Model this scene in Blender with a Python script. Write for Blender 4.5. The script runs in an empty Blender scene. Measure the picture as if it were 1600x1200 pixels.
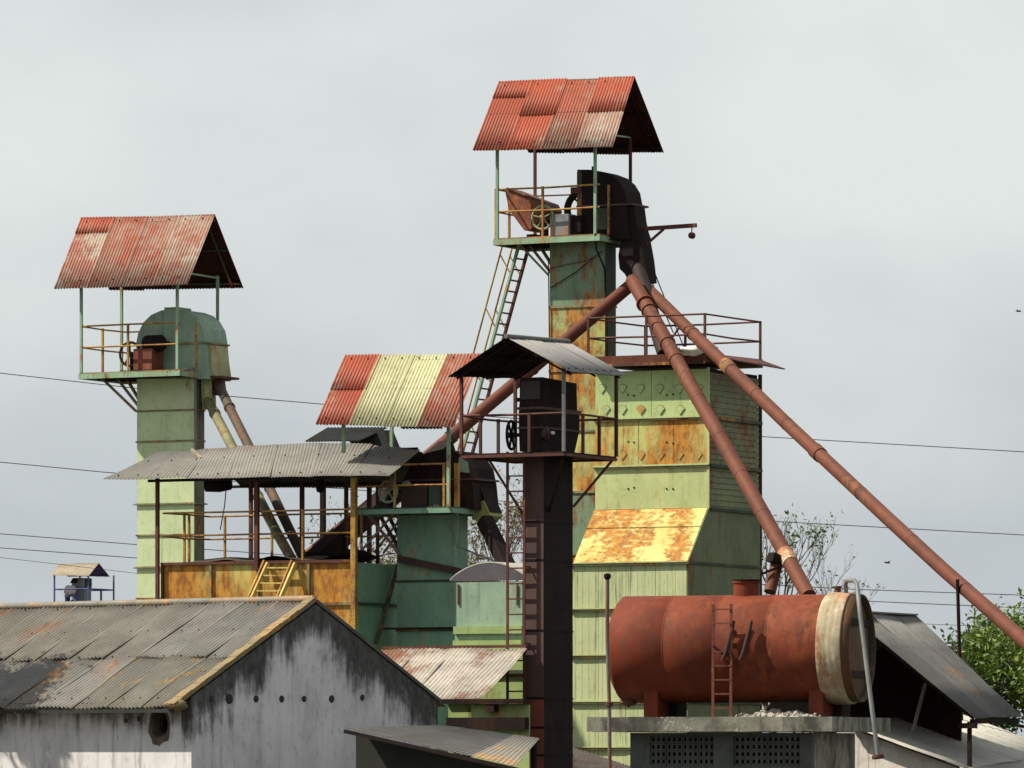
import bpy, math, random
from mathutils import Vector, Matrix, noise as mnoise

random.seed(7)
SC = bpy.context.scene
COL = SC.collection
PI = math.pi
FPX, UH, VH, CH = 9000.0, 800.0, 1180.0, 3.5     # lens in photo pixels, eye height in metres

# ------------------------------------------------------------------ camera
cam_d = bpy.data.cameras.new("camera")
cam = bpy.data.objects.new("camera", cam_d)
COL.objects.link(cam)
cam.location = (0, 0, CH)
cam.rotation_euler = (PI / 2, 0, 0)
cam_d.sensor_width = 36.0
cam_d.lens = 36.0 * FPX / 1600.0
cam_d.shift_y = (VH - 600.0) / 1600.0
cam_d.clip_start = 1.0
cam_d.clip_end = 20000.0
SC.camera = cam

# ------------------------------------------------------------------ light
SUN_AZ = math.radians(86)      # left of the direction back to the camera
SUN_EL = math.radians(51)
sun_dir = Vector((-math.sin(SUN_AZ) * math.cos(SUN_EL), -math.cos(SUN_AZ) * math.cos(SUN_EL), math.sin(SUN_EL)))
sd = bpy.data.lights.new("sun", 'SUN')
sd.energy = 5.0
sd.angle = math.radians(0.7)
sd.color = (1.0, 0.92, 0.73)
so = bpy.data.objects.new("sun", sd)
COL.objects.link(so)
so.rotation_euler = (-sun_dir).to_track_quat('-Z', 'Y').to_euler()
so.location = (-60, -30, 90)

world = bpy.data.worlds.new("World")
SC.world = world
world.use_nodes = True
wn, wl = world.node_tree.nodes, world.node_tree.links
wn.clear()
w_out = wn.new("ShaderNodeOutputWorld")
w_bg = wn.new("ShaderNodeBackground")
w_bg.inputs[1].default_value = 0.067
w_sky = wn.new("ShaderNodeTexSky")
w_sky.sky_type = 'NISHITA'
w_sky.sun_disc = False
w_sky.sun_elevation = SUN_EL
w_sky.sun_rotation = math.atan2(sun_dir.x, sun_dir.y)
w_sky.air_density = 1.0
w_sky.dust_density = 3.0
w_tc = wn.new("ShaderNodeTexCoord")
w_map = wn.new("ShaderNodeMapping")
w_map.inputs['Scale'].default_value = (9.0, 9.0, 15.0)
w_no = wn.new("ShaderNodeTexNoise")
w_no.inputs['Scale'].default_value = 1.0
w_no.inputs['Detail'].default_value = 6.0
w_no.inputs['Roughness'].default_value = 0.5
w_rp = wn.new("ShaderNodeValToRGB")
w_rp.color_ramp.elements[0].position = 0.28
w_rp.color_ramp.elements[0].color = (5.0, 5.42, 5.68, 1)
w_rp.color_ramp.elements[1].position = 0.72
w_rp.color_ramp.elements[1].color = (7.3, 7.66, 7.48, 1)
w_sep = wn.new("ShaderNodeSeparateXYZ")
w_mr = wn.new("ShaderNodeMapRange")          # haze nearer the horizon is a little duller
w_mr.inputs[1].default_value = 0.0
w_mr.inputs[2].default_value = 0.13
w_mr.inputs[3].default_value = -0.16
w_mr.inputs[4].default_value = 0.10
w_add = wn.new("ShaderNodeMath"); w_add.operation = 'ADD'
w_mix = wn.new("ShaderNodeMixRGB")
w_mix.inputs[0].default_value = 0.93
wl.new(w_tc.outputs['Generated'], w_map.inputs[0])
wl.new(w_map.outputs[0], w_no.inputs['Vector'])
wl.new(w_tc.outputs['Generated'], w_sep.inputs[0])
wl.new(w_sep.outputs[2], w_mr.inputs[0])
wl.new(w_no.outputs[0], w_add.inputs[0])
wl.new(w_mr.outputs[0], w_add.inputs[1])
wl.new(w_add.outputs[0], w_rp.inputs[0])
wl.new(w_sky.outputs[0], w_mix.inputs[1])
wl.new(w_rp.outputs[0], w_mix.inputs[2])
wl.new(w_mix.outputs[0], w_bg.inputs[0])
wl.new(w_bg.outputs[0], w_out.inputs[0])

SC.view_settings.view_transform = 'Standard'
SC.view_settings.look = 'None'
SC.view_settings.gamma = 1.0
SC.view_settings.exposure = 0.7
SC.view_settings.use_curve_mapping = False

# ------------------------------------------------------------------ materials
MATS = {}

def mat(name, c1, c2=None, rust=0.0, rscale=1.4, stretch=0.35, ra=(.42, .17, .03), rb=(.13, .045, .018),
        rough=.75, dirt=.35, streak=.4, var=1.6, metal=0.0, bump=.25, spread=.06, objvar=0.0, dirtc=(.05, .04, .035), spec=.3, rv=None):
    """Painted or bare metal: base colour with patches, rust blotches that run downwards, grimy streaks."""
    if name in MATS:
        return MATS[name]
    m = bpy.data.materials.new(name)
    m.use_nodes = True
    N, L = m.node_tree.nodes, m.node_tree.links
    b = N["Principled BSDF"]
    tc = N.new("ShaderNodeTexCoord")
    oi = N.new("ShaderNodeObjectInfo")
    def mapping(sx, sy, sz, off=0.0):
        mp = N.new("ShaderNodeMapping")
        mp.inputs['Scale'].default_value = (sx, sy, sz)
        mp.inputs['Location'].default_value = (off, off * .7, off * 1.3)
        L.new(tc.outputs['Object'], mp.inputs[0])
        return mp.outputs[0]
    def noi(vec, sc, det=6, ro=.6):
        n = N.new("ShaderNodeTexNoise")
        n.inputs['Scale'].default_value = sc
        n.inputs['Detail'].default_value = det
        n.inputs['Roughness'].default_value = ro
        L.new(vec, n.inputs['Vector'])
        return n.outputs[0]
    def ramp(val, lo, hi):
        r = N.new("ShaderNodeMapRange")
        r.interpolation_type = 'SMOOTHSTEP'
        r.inputs[1].default_value = lo
        r.inputs[2].default_value = hi
        L.new(val, r.inputs[0])
        return r.outputs[0]
    def mix(fac, a, c, mode='MIX'):
        x = N.new("ShaderNodeMixRGB")
        x.blend_type = mode
        for i, s in ((0, fac), (1, a), (2, c)):
            if hasattr(s, 'node'):
                L.new(s, x.inputs[i])
            elif i == 0:
                x.inputs[0].default_value = s
            else:
                x.inputs[i].default_value = (*s, 1)
        return x.outputs[0]
    def math_(op, a, c):
        x = N.new("ShaderNodeMath"); x.operation = op
        for i, s in enumerate((a, c)):
            if hasattr(s, 'node'):
                L.new(s, x.inputs[i])
            else:
                x.inputs[i].default_value = s
        return x.outputs[0]
    off = random.uniform(0, 40)
    c2 = c2 or tuple(x * .72 for x in c1)
    n0 = noi(mapping(1, 1, .7, off), var, 5, .6)
    if objvar:
        n0 = math_('ADD', n0, math_('MULTIPLY', math_('SUBTRACT', oi.outputs['Random'], .5), objvar))
    col = mix(ramp(n0, .36, .66), c1, c2)
    # fine grime running down
    st = noi(mapping(7, 7, .45, off + 3), 1.6, 5, .65)
    col = mix(math_('MULTIPLY', ramp(st, .52, .74), streak), col, dirtc)
    gr = noi(mapping(1, 1, 1, off + 9), 5.5, 8, .7)
    col = mix(math_('MULTIPLY', ramp(gr, .5, .72), dirt), col, dirtc)
    hgt = gr
    if rust > 0:
        big = noi(mapping(1, 1, .6, off + 5), rscale * .55, 3, .5)
        fin = noi(mapping(*(rv or (1.6, 1.6, 1.6 * stretch)), off + 7), rscale * 2.6, 9, .68)
        s = math_('ADD', math_('MULTIPLY', big, .55), math_('MULTIPLY', fin, .45))
        thr = .5 + (.5 - rust) * .34
        mk = ramp(s, thr - spread, thr + spread)
        rn = noi(mapping(2, 2, .9, off + 11), 3.2, 7, .7)
        rc = mix(ramp(rn, .4, .62), ra, rb)
        col = mix(mk, col, rc)
        hgt = math_('ADD', gr, math_('MULTIPLY', mk, .5))
    L.new(col, b.inputs['Base Color'])
    b.inputs['Roughness'].default_value = rough
    b.inputs['Metallic'].default_value = metal
    b.inputs['Specular IOR Level'].default_value = spec
    if bump:
        bp = N.new("ShaderNodeBump")
        bp.inputs['Strength'].default_value = bump
        bp.inputs['Distance'].default_value = .02
        L.new(hgt, bp.inputs['Height'])
        L.new(bp.outputs[0], b.inputs['Normal'])
    MATS[name] = m
    return m

ORANGE, DEEP = (.45, .19, .025), (.16, .05, .015)
G_LIGHT = mat('pale_green_paint', (.45, .505, .245), (.38, .43, .205), rust=.20, rscale=1.2, ra=ORANGE, rb=DEEP, dirt=.25, streak=.35)
G_RUSTY = mat('rusting_yellow_green_paint', (.46, .47, .17), (.38, .42, .17), rust=.52, rscale=1.5, stretch=.4, ra=(.47, .21, .03), rb=(.24, .085, .018), dirt=.2, streak=.3, spread=.09)
G_HOPPER = mat('rust_eaten_yellow_paint', (.52, .475, .19), (.43, .37, .115), rust=.50, rscale=2.0, ra=(.36, .155, .02), rb=(.20, .075, .014), dirt=.2, streak=.1, spread=.05, rv=(1.1, 2.2, 2.2))
G_BIN = mat('orange_rusted_bin_paint', (.46, .42, .12), (.36, .37, .13), rust=.82, rscale=1.5, stretch=.18, ra=(.40, .18, .022), rb=(.20, .07, .015), dirt=.3, streak=.35, spread=.10)
G_STREAK = mat('pale_green_streaked_paint', (.46, .505, .295), (.40, .45, .255), rust=.14, rscale=1.6, dirt=.2, streak=.75)
G_TOWER = mat('tower_green_paint', (.46, .535, .33), (.40, .475, .285), rust=.08, rscale=1.3, dirt=.25, streak=.35)
G_TALL = mat('weathered_tower_paint', (.40, .42, .16), (.26, .33, .16), rust=.60, rscale=1.1, stretch=.5, ra=(.40, .17, .025), rb=(.16, .055, .015), dirt=.35, streak=.4)
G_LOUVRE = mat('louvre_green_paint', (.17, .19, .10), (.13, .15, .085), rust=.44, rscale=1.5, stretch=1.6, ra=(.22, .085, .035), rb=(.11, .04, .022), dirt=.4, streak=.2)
G_TEAL = mat('dull_teal_paint', (.165, .285, .21), (.13, .23, .17), rust=.10, rscale=1.2, dirt=.3, streak=.35)
G_TEALL = mat('light_teal_paint', (.24, .34, .26), (.19, .28, .215), rust=.10, rscale=1.4, dirt=.25, streak=.4)
G_BRIGHT = mat('bright_green_paint', (.29, .38, .15), (.24, .32, .13), rust=.12, dirt=.25, streak=.3)
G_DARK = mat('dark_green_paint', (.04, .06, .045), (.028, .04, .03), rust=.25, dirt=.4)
G_POST = mat('mint_post_paint', (.24, .38, .27), (.20, .30, .20), rust=.25, rscale=5, dirt=.3)
G_BAND = mat('grimy_green_flange', (.20, .22, .12), (.12, .12, .075), rust=.40, rscale=3, dirt=.5, rb=(.09, .035, .02))
RED = mat('oxide_red_paint', (.16, .042, .024), (.115, .032, .02), rust=.34, rscale=1.2, stretch=.8, ra=(.30, .105, .04), rb=(.085, .028, .02), dirt=.4, streak=.3, rough=.6)
RED_PIPE = mat('red_brown_pipe_paint', (.115, .034, .020), (.085, .026, .016), rust=.30, rscale=1.0, stretch=1, ra=(.145, .055, .022), rb=(.05, .018, .012), dirt=.35, streak=.2, rough=.65, spec=.2)
TANKRED = mat('tank_red_paint', (.142, .024, .0088), (.098, .0175, .008), rust=.36, rscale=.8, stretch=.7, ra=(.21, .055, .017), rb=(.055, .017, .011), dirt=.4, streak=.55, rough=.75, bump=.2, spread=.15, spec=.2)
MAROON = mat('maroon_railing_paint', (.085, .024, .021), (.058, .019, .017), rust=.35, rscale=5, ra=(.15, .055, .022), rb=(.06, .022, .014), dirt=.3)
YELLOW = mat('yellow_rail_paint', (.40, .25, .05), (.28, .15, .035), rust=.45, rscale=6, stretch=1, ra=(.25, .10, .03), rb=(.12, .045, .02), dirt=.3)
YLADDER = mat('yellow_ladder_paint', (.52, .42, .15), (.45, .32, .09), rust=.3, rscale=6, stretch=1, ra=(.30, .13, .03), dirt=.2)
DARK = mat('sooty_dark_steel', (.017, .0105, .011), (.011, .0075, .008), rust=.32, ra=(.04, .018, .013), rb=(.024, .012, .010), dirt=.2, rough=.85, dirtc=(.004, .003, .003), spec=.12)
BROWNT = mat('brown_tower_paint', (.075, .040, .038), (.055, .030, .029), rust=.25, ra=(.085, .035, .026), rb=(.04, .022, .018), dirt=.3, streak=.4)
BROWNR = mat('red_tower_paint', (.21, .046, .030), (.13, .034, .025), rust=.25, ra=(.13, .045, .03), rb=(.06, .025, .02), dirt=.3, streak=.4)
SIDEDK = mat('shaded_brown_paint', (.016, .010, .0105), (.011, .0075, .008), rust=.2, ra=(.035, .015, .012), rb=(.016, .009, .008), dirt=.3, dirtc=(.006, .004, .004), spec=.12)  # near-black brown stands in for shade on the tower's right face
GALV = mat('dull_galvanised_sheet', (.165, .157, .15), (.12, .115, .11), rust=.14, rscale=1.2, ra=(.33, .16, .06), rb=(.15, .075, .045), dirt=.35, streak=.25, objvar=.3, rough=.62)
GALVR = mat('rust_patched_galvanised_sheet', (.165, .158, .142), (.12, .116, .105), rust=.36, rscale=1.1, ra=(.36, .19, .06), rb=(.19, .10, .055), dirt=.4, streak=.3, objvar=.35, rough=.65, spread=.08)
GALVD = mat('dark_grey_sheet', (.07, .07, .07), (.05, .05, .05), rust=.06, dirt=.3, streak=.4, objvar=.35)
GALVS = mat('shelter_grey_sheet', (.165, .157, .148), (.13, .124, .118), rust=.12, rscale=1.5, ra=(.24, .12, .05), rb=(.13, .075, .05), dirt=.3, streak=.3, objvar=.25, rough=.7)
GALVW2 = mat('streak_rusted_grey_sheet', (.155, .145, .132), (.115, .108, .098), rust=.28, rscale=1.0, ra=(.20, .085, .035), rb=(.14, .06, .03), dirt=.35, streak=.3, objvar=.3, rv=(3.2, .35, .35))
LICHEN = mat('lichen_spotted_sheet', (.15, .145, .125), (.115, .11, .098), rust=.22, rscale=4.2, ra=(.27, .17, .045), rb=(.17, .10, .04), dirt=.35, streak=.3, objvar=.3, rv=(1.6, 1.6, 1.6), spread=.04)
GALVP = mat('pale_metal_sheet', (.36, .325, .295), (.27, .245, .225), rust=.44, rscale=.7, ra=(.19, .085, .05), rb=(.14, .065, .042), dirt=.3, streak=.3, objvar=.2)
GALVW = mat('whitish_metal_sheet', (.42, .41, .38), (.34, .33, .31), rust=.12, dirt=.3, streak=.35, objvar=.25)
S_RED = mat('red_painted_sheet', (.30, .064, .034), (.24, .056, .034), rust=.30, rscale=1.5, stretch=.5, ra=(.30, .19, .15), rb=(.25, .11, .08), dirt=.25, streak=.35, objvar=.35, rough=.6)
S_FADE = mat('faded_red_sheet', (.27, .17, .135), (.24, .09, .06), rust=.42, rscale=1.2, stretch=.6, ra=(.28, .07, .04), rb=(.22, .065, .042), dirt=.3, streak=.4, objvar=.3, rough=.6, spread=.05)
S_PALE = mat('bleached_red_sheet', (.33, .27, .23), (.27, .17, .135), rust=.36, rscale=1.3, stretch=.6, ra=(.27, .09, .06), rb=(.22, .10, .075), dirt=.3, streak=.4, objvar=.2, rough=.6, spread=.05)
S_CREAM = mat('cream_yellow_sheet', (.42, .41, .255), (.34, .33, .20), rust=.12, dirt=.3, streak=.45, objvar=.2, rough=.6)
S_TAN = mat('tan_sheet', (.27, .22, .175), (.22, .19, .13), rust=.1, dirt=.2)
STEEL = mat('grey_machine_steel', (.16, .17, .17), (.11, .115, .12), rust=.2, dirt=.4, rough=.5)
WHITEP = mat('white_collar_paint', (.46, .40, .30), (.26, .22, .15), rust=.42, rscale=2.2, stretch=.5, ra=(.36, .16, .08), rb=(.20, .09, .05), dirt=.35, streak=.5, dirtc=(.09, .08, .06))
S_UNDER = mat('shaded_maroon_underside', (.055, .016, .015), (.035, .012, .012), rust=.2, ra=(.05, .018, .012), rb=(.02, .01, .01), dirt=.3, spec=.1)  # darker than the front sheets, painting in the shade under the roof
BROWNEND = mat('brown_tank_end', (.055, .034, .018), (.036, .023, .013), rust=.4, ra=(.075, .038, .016), dirt=.4)
CONC = mat('mouldy_concrete', (.22, .21, .175), (.055, .055, .05), rust=.22, rscale=4, ra=(.34, .32, .27), rb=(.25, .24, .2), dirt=.5, streak=.45, dirtc=(.025, .025, .022), bump=.5, var=2.6, rv=(1, 1, 1), spread=.03)
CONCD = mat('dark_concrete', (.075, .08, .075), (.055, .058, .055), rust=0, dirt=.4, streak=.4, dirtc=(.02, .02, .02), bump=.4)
RUBBLE = mat('pale_rubble', (.36, .33, .30), (.19, .175, .16), rust=0, dirt=.3, var=8)
SACK = mat('white_sack_cloth', (.75, .74, .70), (.62, .58, .5), rust=0, dirt=.2, var=6)
BARK = mat('grey_bark', (.085, .068, .056), (.06, .048, .04), rust=0, dirt=.3, var=8)
CABLE = mat('black_cable', (.03, .03, .035), rust=0, dirt=.1)
BLUEP = mat('blue_paint', (.06, .08, .22), (.05, .06, .16), rust=0, dirt=.2)
FARGREY = mat('far_grey_paint', (.22, .23, .24), (.16, .17, .18), rust=0, dirt=.2)
GRAIN = mat('dark_grain_husk', (.05, .038, .024), (.032, .025, .017), rust=0, dirt=.3, var=10)
GROUND = mat('dry_earth', (.075, .07, .045), (.055, .055, .035), rust=0, dirt=.3, var=.2)
TRIM = mat('ochre_verge_cap', (.20, .145, .07), (.13, .105, .065), rust=.35, rscale=2, ra=(.36, .20, .06), rb=(.15, .10, .06), dirt=.4)

def leaf_mat(name, a, b_, c_):
    m = bpy.data.materials.new(name); m.use_nodes = True
    N, L = m.node_tree.nodes, m.node_tree.links
    p = N["Principled BSDF"]
    g = N.new("ShaderNodeNewGeometry")
    r = N.new("ShaderNodeValToRGB")
    r.color_ramp.elements[0].color = (*a, 1)
    r.color_ramp.elements[1].color = (*c_, 1)
    e = r.color_ramp.elements.new(.5); e.color = (*b_, 1)
    L.new(g.outputs['Random Per Island'], r.inputs[0])
    L.new(r.outputs[0], p.inputs['Base Color'])
    p.inputs['Roughness'].default_value = .55
    p.inputs['Subsurface Weight'].default_value = 0
    tr = N.new("ShaderNodeBsdfTranslucent"); L.new(r.outputs[0], tr.inputs[0])
    ms = N.new("ShaderNodeMixShader"); ms.inputs[0].default_value = .3
    L.new(p.outputs[0], ms.inputs[1]); L.new(tr.outputs[0], ms.inputs[2])
    L.new(ms.outputs[0], N["Material Output"].inputs[0])
    return m
LEAF = leaf_mat('green_leaves', (.045, .08, .012), (.09, .15, .024), (.17, .24, .04))
LEAFDRY = leaf_mat('dry_sparse_leaves', (.10, .095, .03), (.17, .13, .05), (.08, .10, .04))

def wall_mat(name, zc, slope, bm, flat):
    """Lime-washed wall with black mould running down from the top edge (the gable's slanting edge or a level eave)."""
    m = bpy.data.materials.new(name); m.use_nodes = True
    N, L = m.node_tree.nodes, m.node_tree.links
    p = N["Principled BSDF"]
    tc = N.new("ShaderNodeTexCoord")
    sp = N.new("ShaderNodeSeparateXYZ"); L.new(tc.outputs['Object'], sp.inputs[0])
    def M2(op, a, c=None):
        x = N.new("ShaderNodeMath"); x.operation = op
        for i, s in enumerate((a, c)):
            if s is None: continue
            if hasattr(s, 'node'): L.new(s, x.inputs[i])
            else: x.inputs[i].default_value = s
        return x.outputs[0]
    def noi(sc, sx, sy, sz, det=8, ro=.65):
        mp = N.new("ShaderNodeMapping"); mp.inputs['Scale'].default_value = (sx, sy, sz)
        L.new(tc.outputs['Object'], mp.inputs[0])
        n = N.new("ShaderNodeTexNoise"); n.inputs['Scale'].default_value = sc
        n.inputs['Detail'].default_value = det; n.inputs['Roughness'].default_value = ro
        L.new(mp.outputs[0], n.inputs['Vector']); return n.outputs[0]
    def rg(v, lo, hi, a=0., b=1.):
        r = N.new("ShaderNodeMapRange"); r.interpolation_type = 'SMOOTHSTEP'
        for i, q in ((1, lo), (2, hi), (3, a), (4, b)): r.inputs[i].default_value = q
        L.new(v, r.inputs[0]); return r.outputs[0]
    def mix(f, a, c):
        x = N.new("ShaderNodeMixRGB")
        for i, s in enumerate((f, a, c)):
            if hasattr(s, 'node'): L.new(s, x.inputs[i])
            else: x.inputs[i].default_value = s if i == 0 else (*s, 1)
        return x.outputs[0]
    if flat:
        top = zc
        d = M2('SUBTRACT', zc, sp.outputs[2])
    else:
        edge = M2('SUBTRACT', zc, M2('MULTIPLY', M2('ABSOLUTE', M2('SUBTRACT', sp.outputs[1], bm)), slope))
        d = M2('SUBTRACT', edge, sp.outputs[2])
    stre = noi(1.3, 3.4, 3.4, .4)
    pat = noi(1.1, 1, 1, .8)
    fin = noi(9, 1, 1, .5)
    reach = M2('ADD', M2('MULTIPLY', stre, 1.7), M2('MULTIPLY', pat, 2.0))
    if not flat:
        reach = M2('ADD', reach, M2('MULTIPLY', M2('GREATER_THAN', sp.outputs[1], bm), .16))
    reach = M2('SUBTRACT', reach, 1.24 if not flat else 1.55)
    dm = rg(M2('SUBTRACT', d, reach), -.45, .30, 1., 0.)
    col = mix(rg(pat, .35, .7), (.56, .545, .585), (.43, .42, .445))
    col = mix(M2('MULTIPLY', rg(stre, .5, .72), .55), col, (.11, .10, .105))
    col = mix(M2('MULTIPLY', rg(fin, .52, .7), .35), col, (.12, .115, .11))
    blk = mix(rg(fin, .4, .62), (.018, .018, .018), (.055, .054, .05))
    col = mix(M2('MULTIPLY', dm, .93), col, blk)
    L.new(col, p.inputs['Base Color'])
    p.inputs['Roughness'].default_value = .9
    p.inputs['Specular IOR Level'].default_value = .15
    bp = N.new("ShaderNodeBump"); bp.inputs['Strength'].default_value = .4; bp.inputs['Distance'].default_value = .02
    L.new(fin, bp.inputs['Height']); L.new(bp.outputs[0], p.inputs['Normal'])
    return m

# ------------------------------------------------------------------ mesh helpers
class MB:
    def __init__(s):
        s.v, s.f, s.sm = [], [], []
    def add(s, vs, fs, smooth=False):
        o = len(s.v)
        s.v += [tuple(x) for x in vs]
        for f in fs:
            s.f.append(tuple(i + o for i in f)); s.sm.append(smooth)
        return s
    def hexa(s, p):   # p: bottom 4 (ccw), top 4
        return s.add(p, [(3, 2, 1, 0), (4, 5, 6, 7), (0, 1, 5, 4), (1, 2, 6, 5), (2, 3, 7, 6), (3, 0, 4, 7)])
    def box(s, x0, x1, y0, y1, z0, z1):
        x0, x1 = min(x0, x1), max(x0, x1); y0, y1 = min(y0, y1), max(y0, y1); z0, z1 = min(z0, z1), max(z0, z1)
        return s.hexa([(x0, y0, z0), (x1, y0, z0), (x1, y1, z0), (x0, y1, z0), (x0, y0, z1), (x1, y0, z1), (x1, y1, z1), (x0, y1, z1)])
    def beam(s, p, q, w, h=None, up=None):
        p, q = Vector(p), Vector(q)
        h = h or w
        d = (q - p).normalized()
        u = Vector(up) if up else (Vector((0, 0, 1)) if abs(d.z) < .95 else Vector((0, 1, 0)))
        r = d.cross(u).normalized(); u = r.cross(d).normalized()
        r *= w / 2; u *= h / 2
        return s.hexa([p - r - u, p + r - u, q + r - u, q - r - u, p - r + u, p + r + u, q + r + u, q - r + u])
    def angle(s, p, q, w, t=.008, up=None):   # L-section
        p, q = Vector(p), Vector(q)
        s.beam(p, q, w, t * 1.6, up)
        d = (q - p).normalized()
        return s
    def tube(s, p, q, r0, r1=None, n=10, caps=True):
        p, q = Vector(p), Vector(q)
        r1 = r0 if r1 is None else r1
        d = (q - p).normalized()
        a = d.orthogonal().normalized(); b = d.cross(a)
        vs = []
        for c, r in ((p, r0), (q, r1)):
            for i in range(n):
                t = 2 * PI * i / n
                vs.append(c + (a * math.cos(t) + b * math.sin(t)) * r)
        s.add(vs, [(i, (i + 1) % n, n + (i + 1) % n, n + i) for i in range(n)], True)
        if caps:
            s.add(vs[:n], [tuple(range(n))[::-1]]); s.add(vs[n:], [tuple(range(n))])
        return s
    def path(s, pts, r, n=8):
        pts = [Vector(p) for p in pts]
        rings = []
        nrm = None
        for i, p in enumerate(pts):
            d = (pts[min(i + 1, len(pts) - 1)] - pts[max(i - 1, 0)]).normalized()
            if nrm is None:
                nrm = d.orthogonal().normalized()
            nrm = (nrm - d * nrm.dot(d)).normalized()
            b = d.cross(nrm)
            rr = r[i] if isinstance(r, (list, tuple)) else r
            rings.append([p + (nrm * math.cos(2 * PI * k / n) + b * math.sin(2 * PI * k / n)) * rr for k in range(n)])
        vs = [v for rg in rings for v in rg]
        fs = []
        for i in range(len(pts) - 1):
            for k in range(n):
                fs.append((i * n + k, i * n + (k + 1) % n, (i + 1) * n + (k + 1) % n, (i + 1) * n + k))
        s.add(vs, fs, True)
        s.add(rings[0], [tuple(range(n))[::-1]]); s.add(rings[-1], [tuple(range(n))])
        return s
    def lathe(s, c, axis, prof, n=24, smooth=True):   # prof: (radius, along)
        c, d = Vector(c), Vector(axis).normalized()
        a = d.orthogonal().normalized(); b = d.cross(a)
        vs = []
        for r, h in prof:
            for i in range(n):
                t = 2 * PI * i / n
                vs.append(c + d * h + (a * math.cos(t) + b * math.sin(t)) * max(r, 1e-4))
        fs = [(j * n + i, j * n + (i + 1) % n, (j + 1) * n + (i + 1) % n, (j + 1) * n + i) for j in range(len(prof) - 1) for i in range(n)]
        return s.add(vs, fs, smooth)
    def torus(s, c, axis, R, r, n=24, m=6):
        c, d = Vector(c), Vector(axis).normalized()
        a = d.orthogonal().normalized(); b = d.cross(a)
        vs, fs = [], []
        for i in range(n):
            t = 2 * PI * i / n
            e = a * math.cos(t) + b * math.sin(t)
            for j in range(m):
                q = 2 * PI * j / m
                vs.append(c + e * (R + r * math.cos(q)) + d * r * math.sin(q))
        for i in range(n):
            for j in range(m):
                fs.append((i * m + j, ((i + 1) % n) * m + j, ((i + 1) % n) * m + (j + 1) % m, i * m + (j + 1) % m))
        return s.add(vs, fs, True)
    def prism(s, out, y0, y1, axis='y', smooth=False):   # out: 2D outline (h, z)
        n = len(out)
        if axis == 'y':
            vs = [(x, y0, z) for x, z in out] + [(x, y1, z) for x, z in out]
        else:
            vs = [(y0, x, z) for x, z in out] + [(y1, x, z) for x, z in out]
        s.add(vs, [(i, (i + 1) % n, n + (i + 1) % n, n + i) for i in range(n)], smooth)
        s.add(vs[:n], [tuple(range(n))[::-1]]); s.add(vs[n:], [tuple(range(n))])
        return s
    def sheet(s, e0, e1, r1, r0, pitch=.076, amp=.017, th=.004, rows=2, jit=.004, sub=6):
        """Corrugated sheet with thickness: e0->e1 along the eave, r0->r1 along the ridge, waves run from ridge to eave."""
        e0, e1, r0, r1 = map(Vector, (e0, e1, r0, r1))
        w = ((e1 - e0).length + (r1 - r0).length) / 2
        nc = max(2, round(w / pitch)); cols = nc * sub
        nrm = (e1 - e0).cross(r0 - e0).normalized()
        if nrm.z < 0: nrm = -nrm
        vs = []
        ph = random.uniform(0, 6)
        for lay in (0, 1):
            for j in range(rows + 1):
                t = j / rows
                for i in range(cols + 1):
                    q = i / cols
                    p = (e0.lerp(e1, q)).lerp(r0.lerp(r1, q), t)
                    h = amp * math.sin(2 * PI * i / sub) + jit * math.sin(ph + 3 * q + 5 * t) - lay * th
                    vs.append(p + nrm * h)
        W = cols + 1; Lh = W * (rows + 1)
        fs = []
        for j in range(rows):
            for i in range(cols):
                a = j * W + i
                fs.append((a, a + 1, a + W + 1, a + W))
                fs.append((Lh + a + W, Lh + a + W + 1, Lh + a + 1, Lh + a))
        for i in range(cols):
            fs.append((i + 1, i, Lh + i, Lh + i + 1))
            a = rows * W + i
            fs.append((a, a + 1, Lh + a + 1, Lh + a))
        for j in range(rows):
            a = j * W
            fs.append((a, a + W, Lh + a + W, Lh + a))
            a = j * W + cols
            fs.append((a + W, a, Lh + a, Lh + a + W))
        return s.add(vs, fs, True)
    def mesh(s, name, m):
        me = bpy.data.meshes.new(name)
        me.from_pydata(s.v, [], s.f)
        me.polygons.foreach_set('use_smooth', s.sm)
        if m: me.materials.append(m)
        me.update()
        return me

def obj(name, mb, m, parent=None, label=None, kind=None):
    o = bpy.data.objects.new(name, mb.mesh(name, m))
    COL.objects.link(o)
    if parent: o.parent = parent
    if label: o['label'] = label
    if kind: o['kind'] = kind
    return o

def tag(o, label, cat, group=None):
    o['label'] = label; o['category'] = cat
    if group: o['group'] = group
    return o

def thing(name, label, cat, loc, rz=0.0, group=None):
    o = bpy.data.objects.new(name, None)
    o.empty_display_size = .3
    COL.objects.link(o)
    o.location = loc; o.rotation_euler = (0, 0, rz)
    return tag(o, label, cat, group)

def solo(name, mb, m, label, cat, origin, group=None):
    """A thing that is one mesh, built in world coordinates and moved so that its origin sits at its base."""
    o_ = Vector(origin)
    mb.v = [tuple(Vector(v) - o_) for v in mb.v]
    o = obj(name, mb, m)
    o.location = o_
    return tag(o, label, cat, group)

def W(u, v, D):
    return Vector(((u - UH) / FPX * D, D, CH + (VH - v) / FPX * D))

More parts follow.
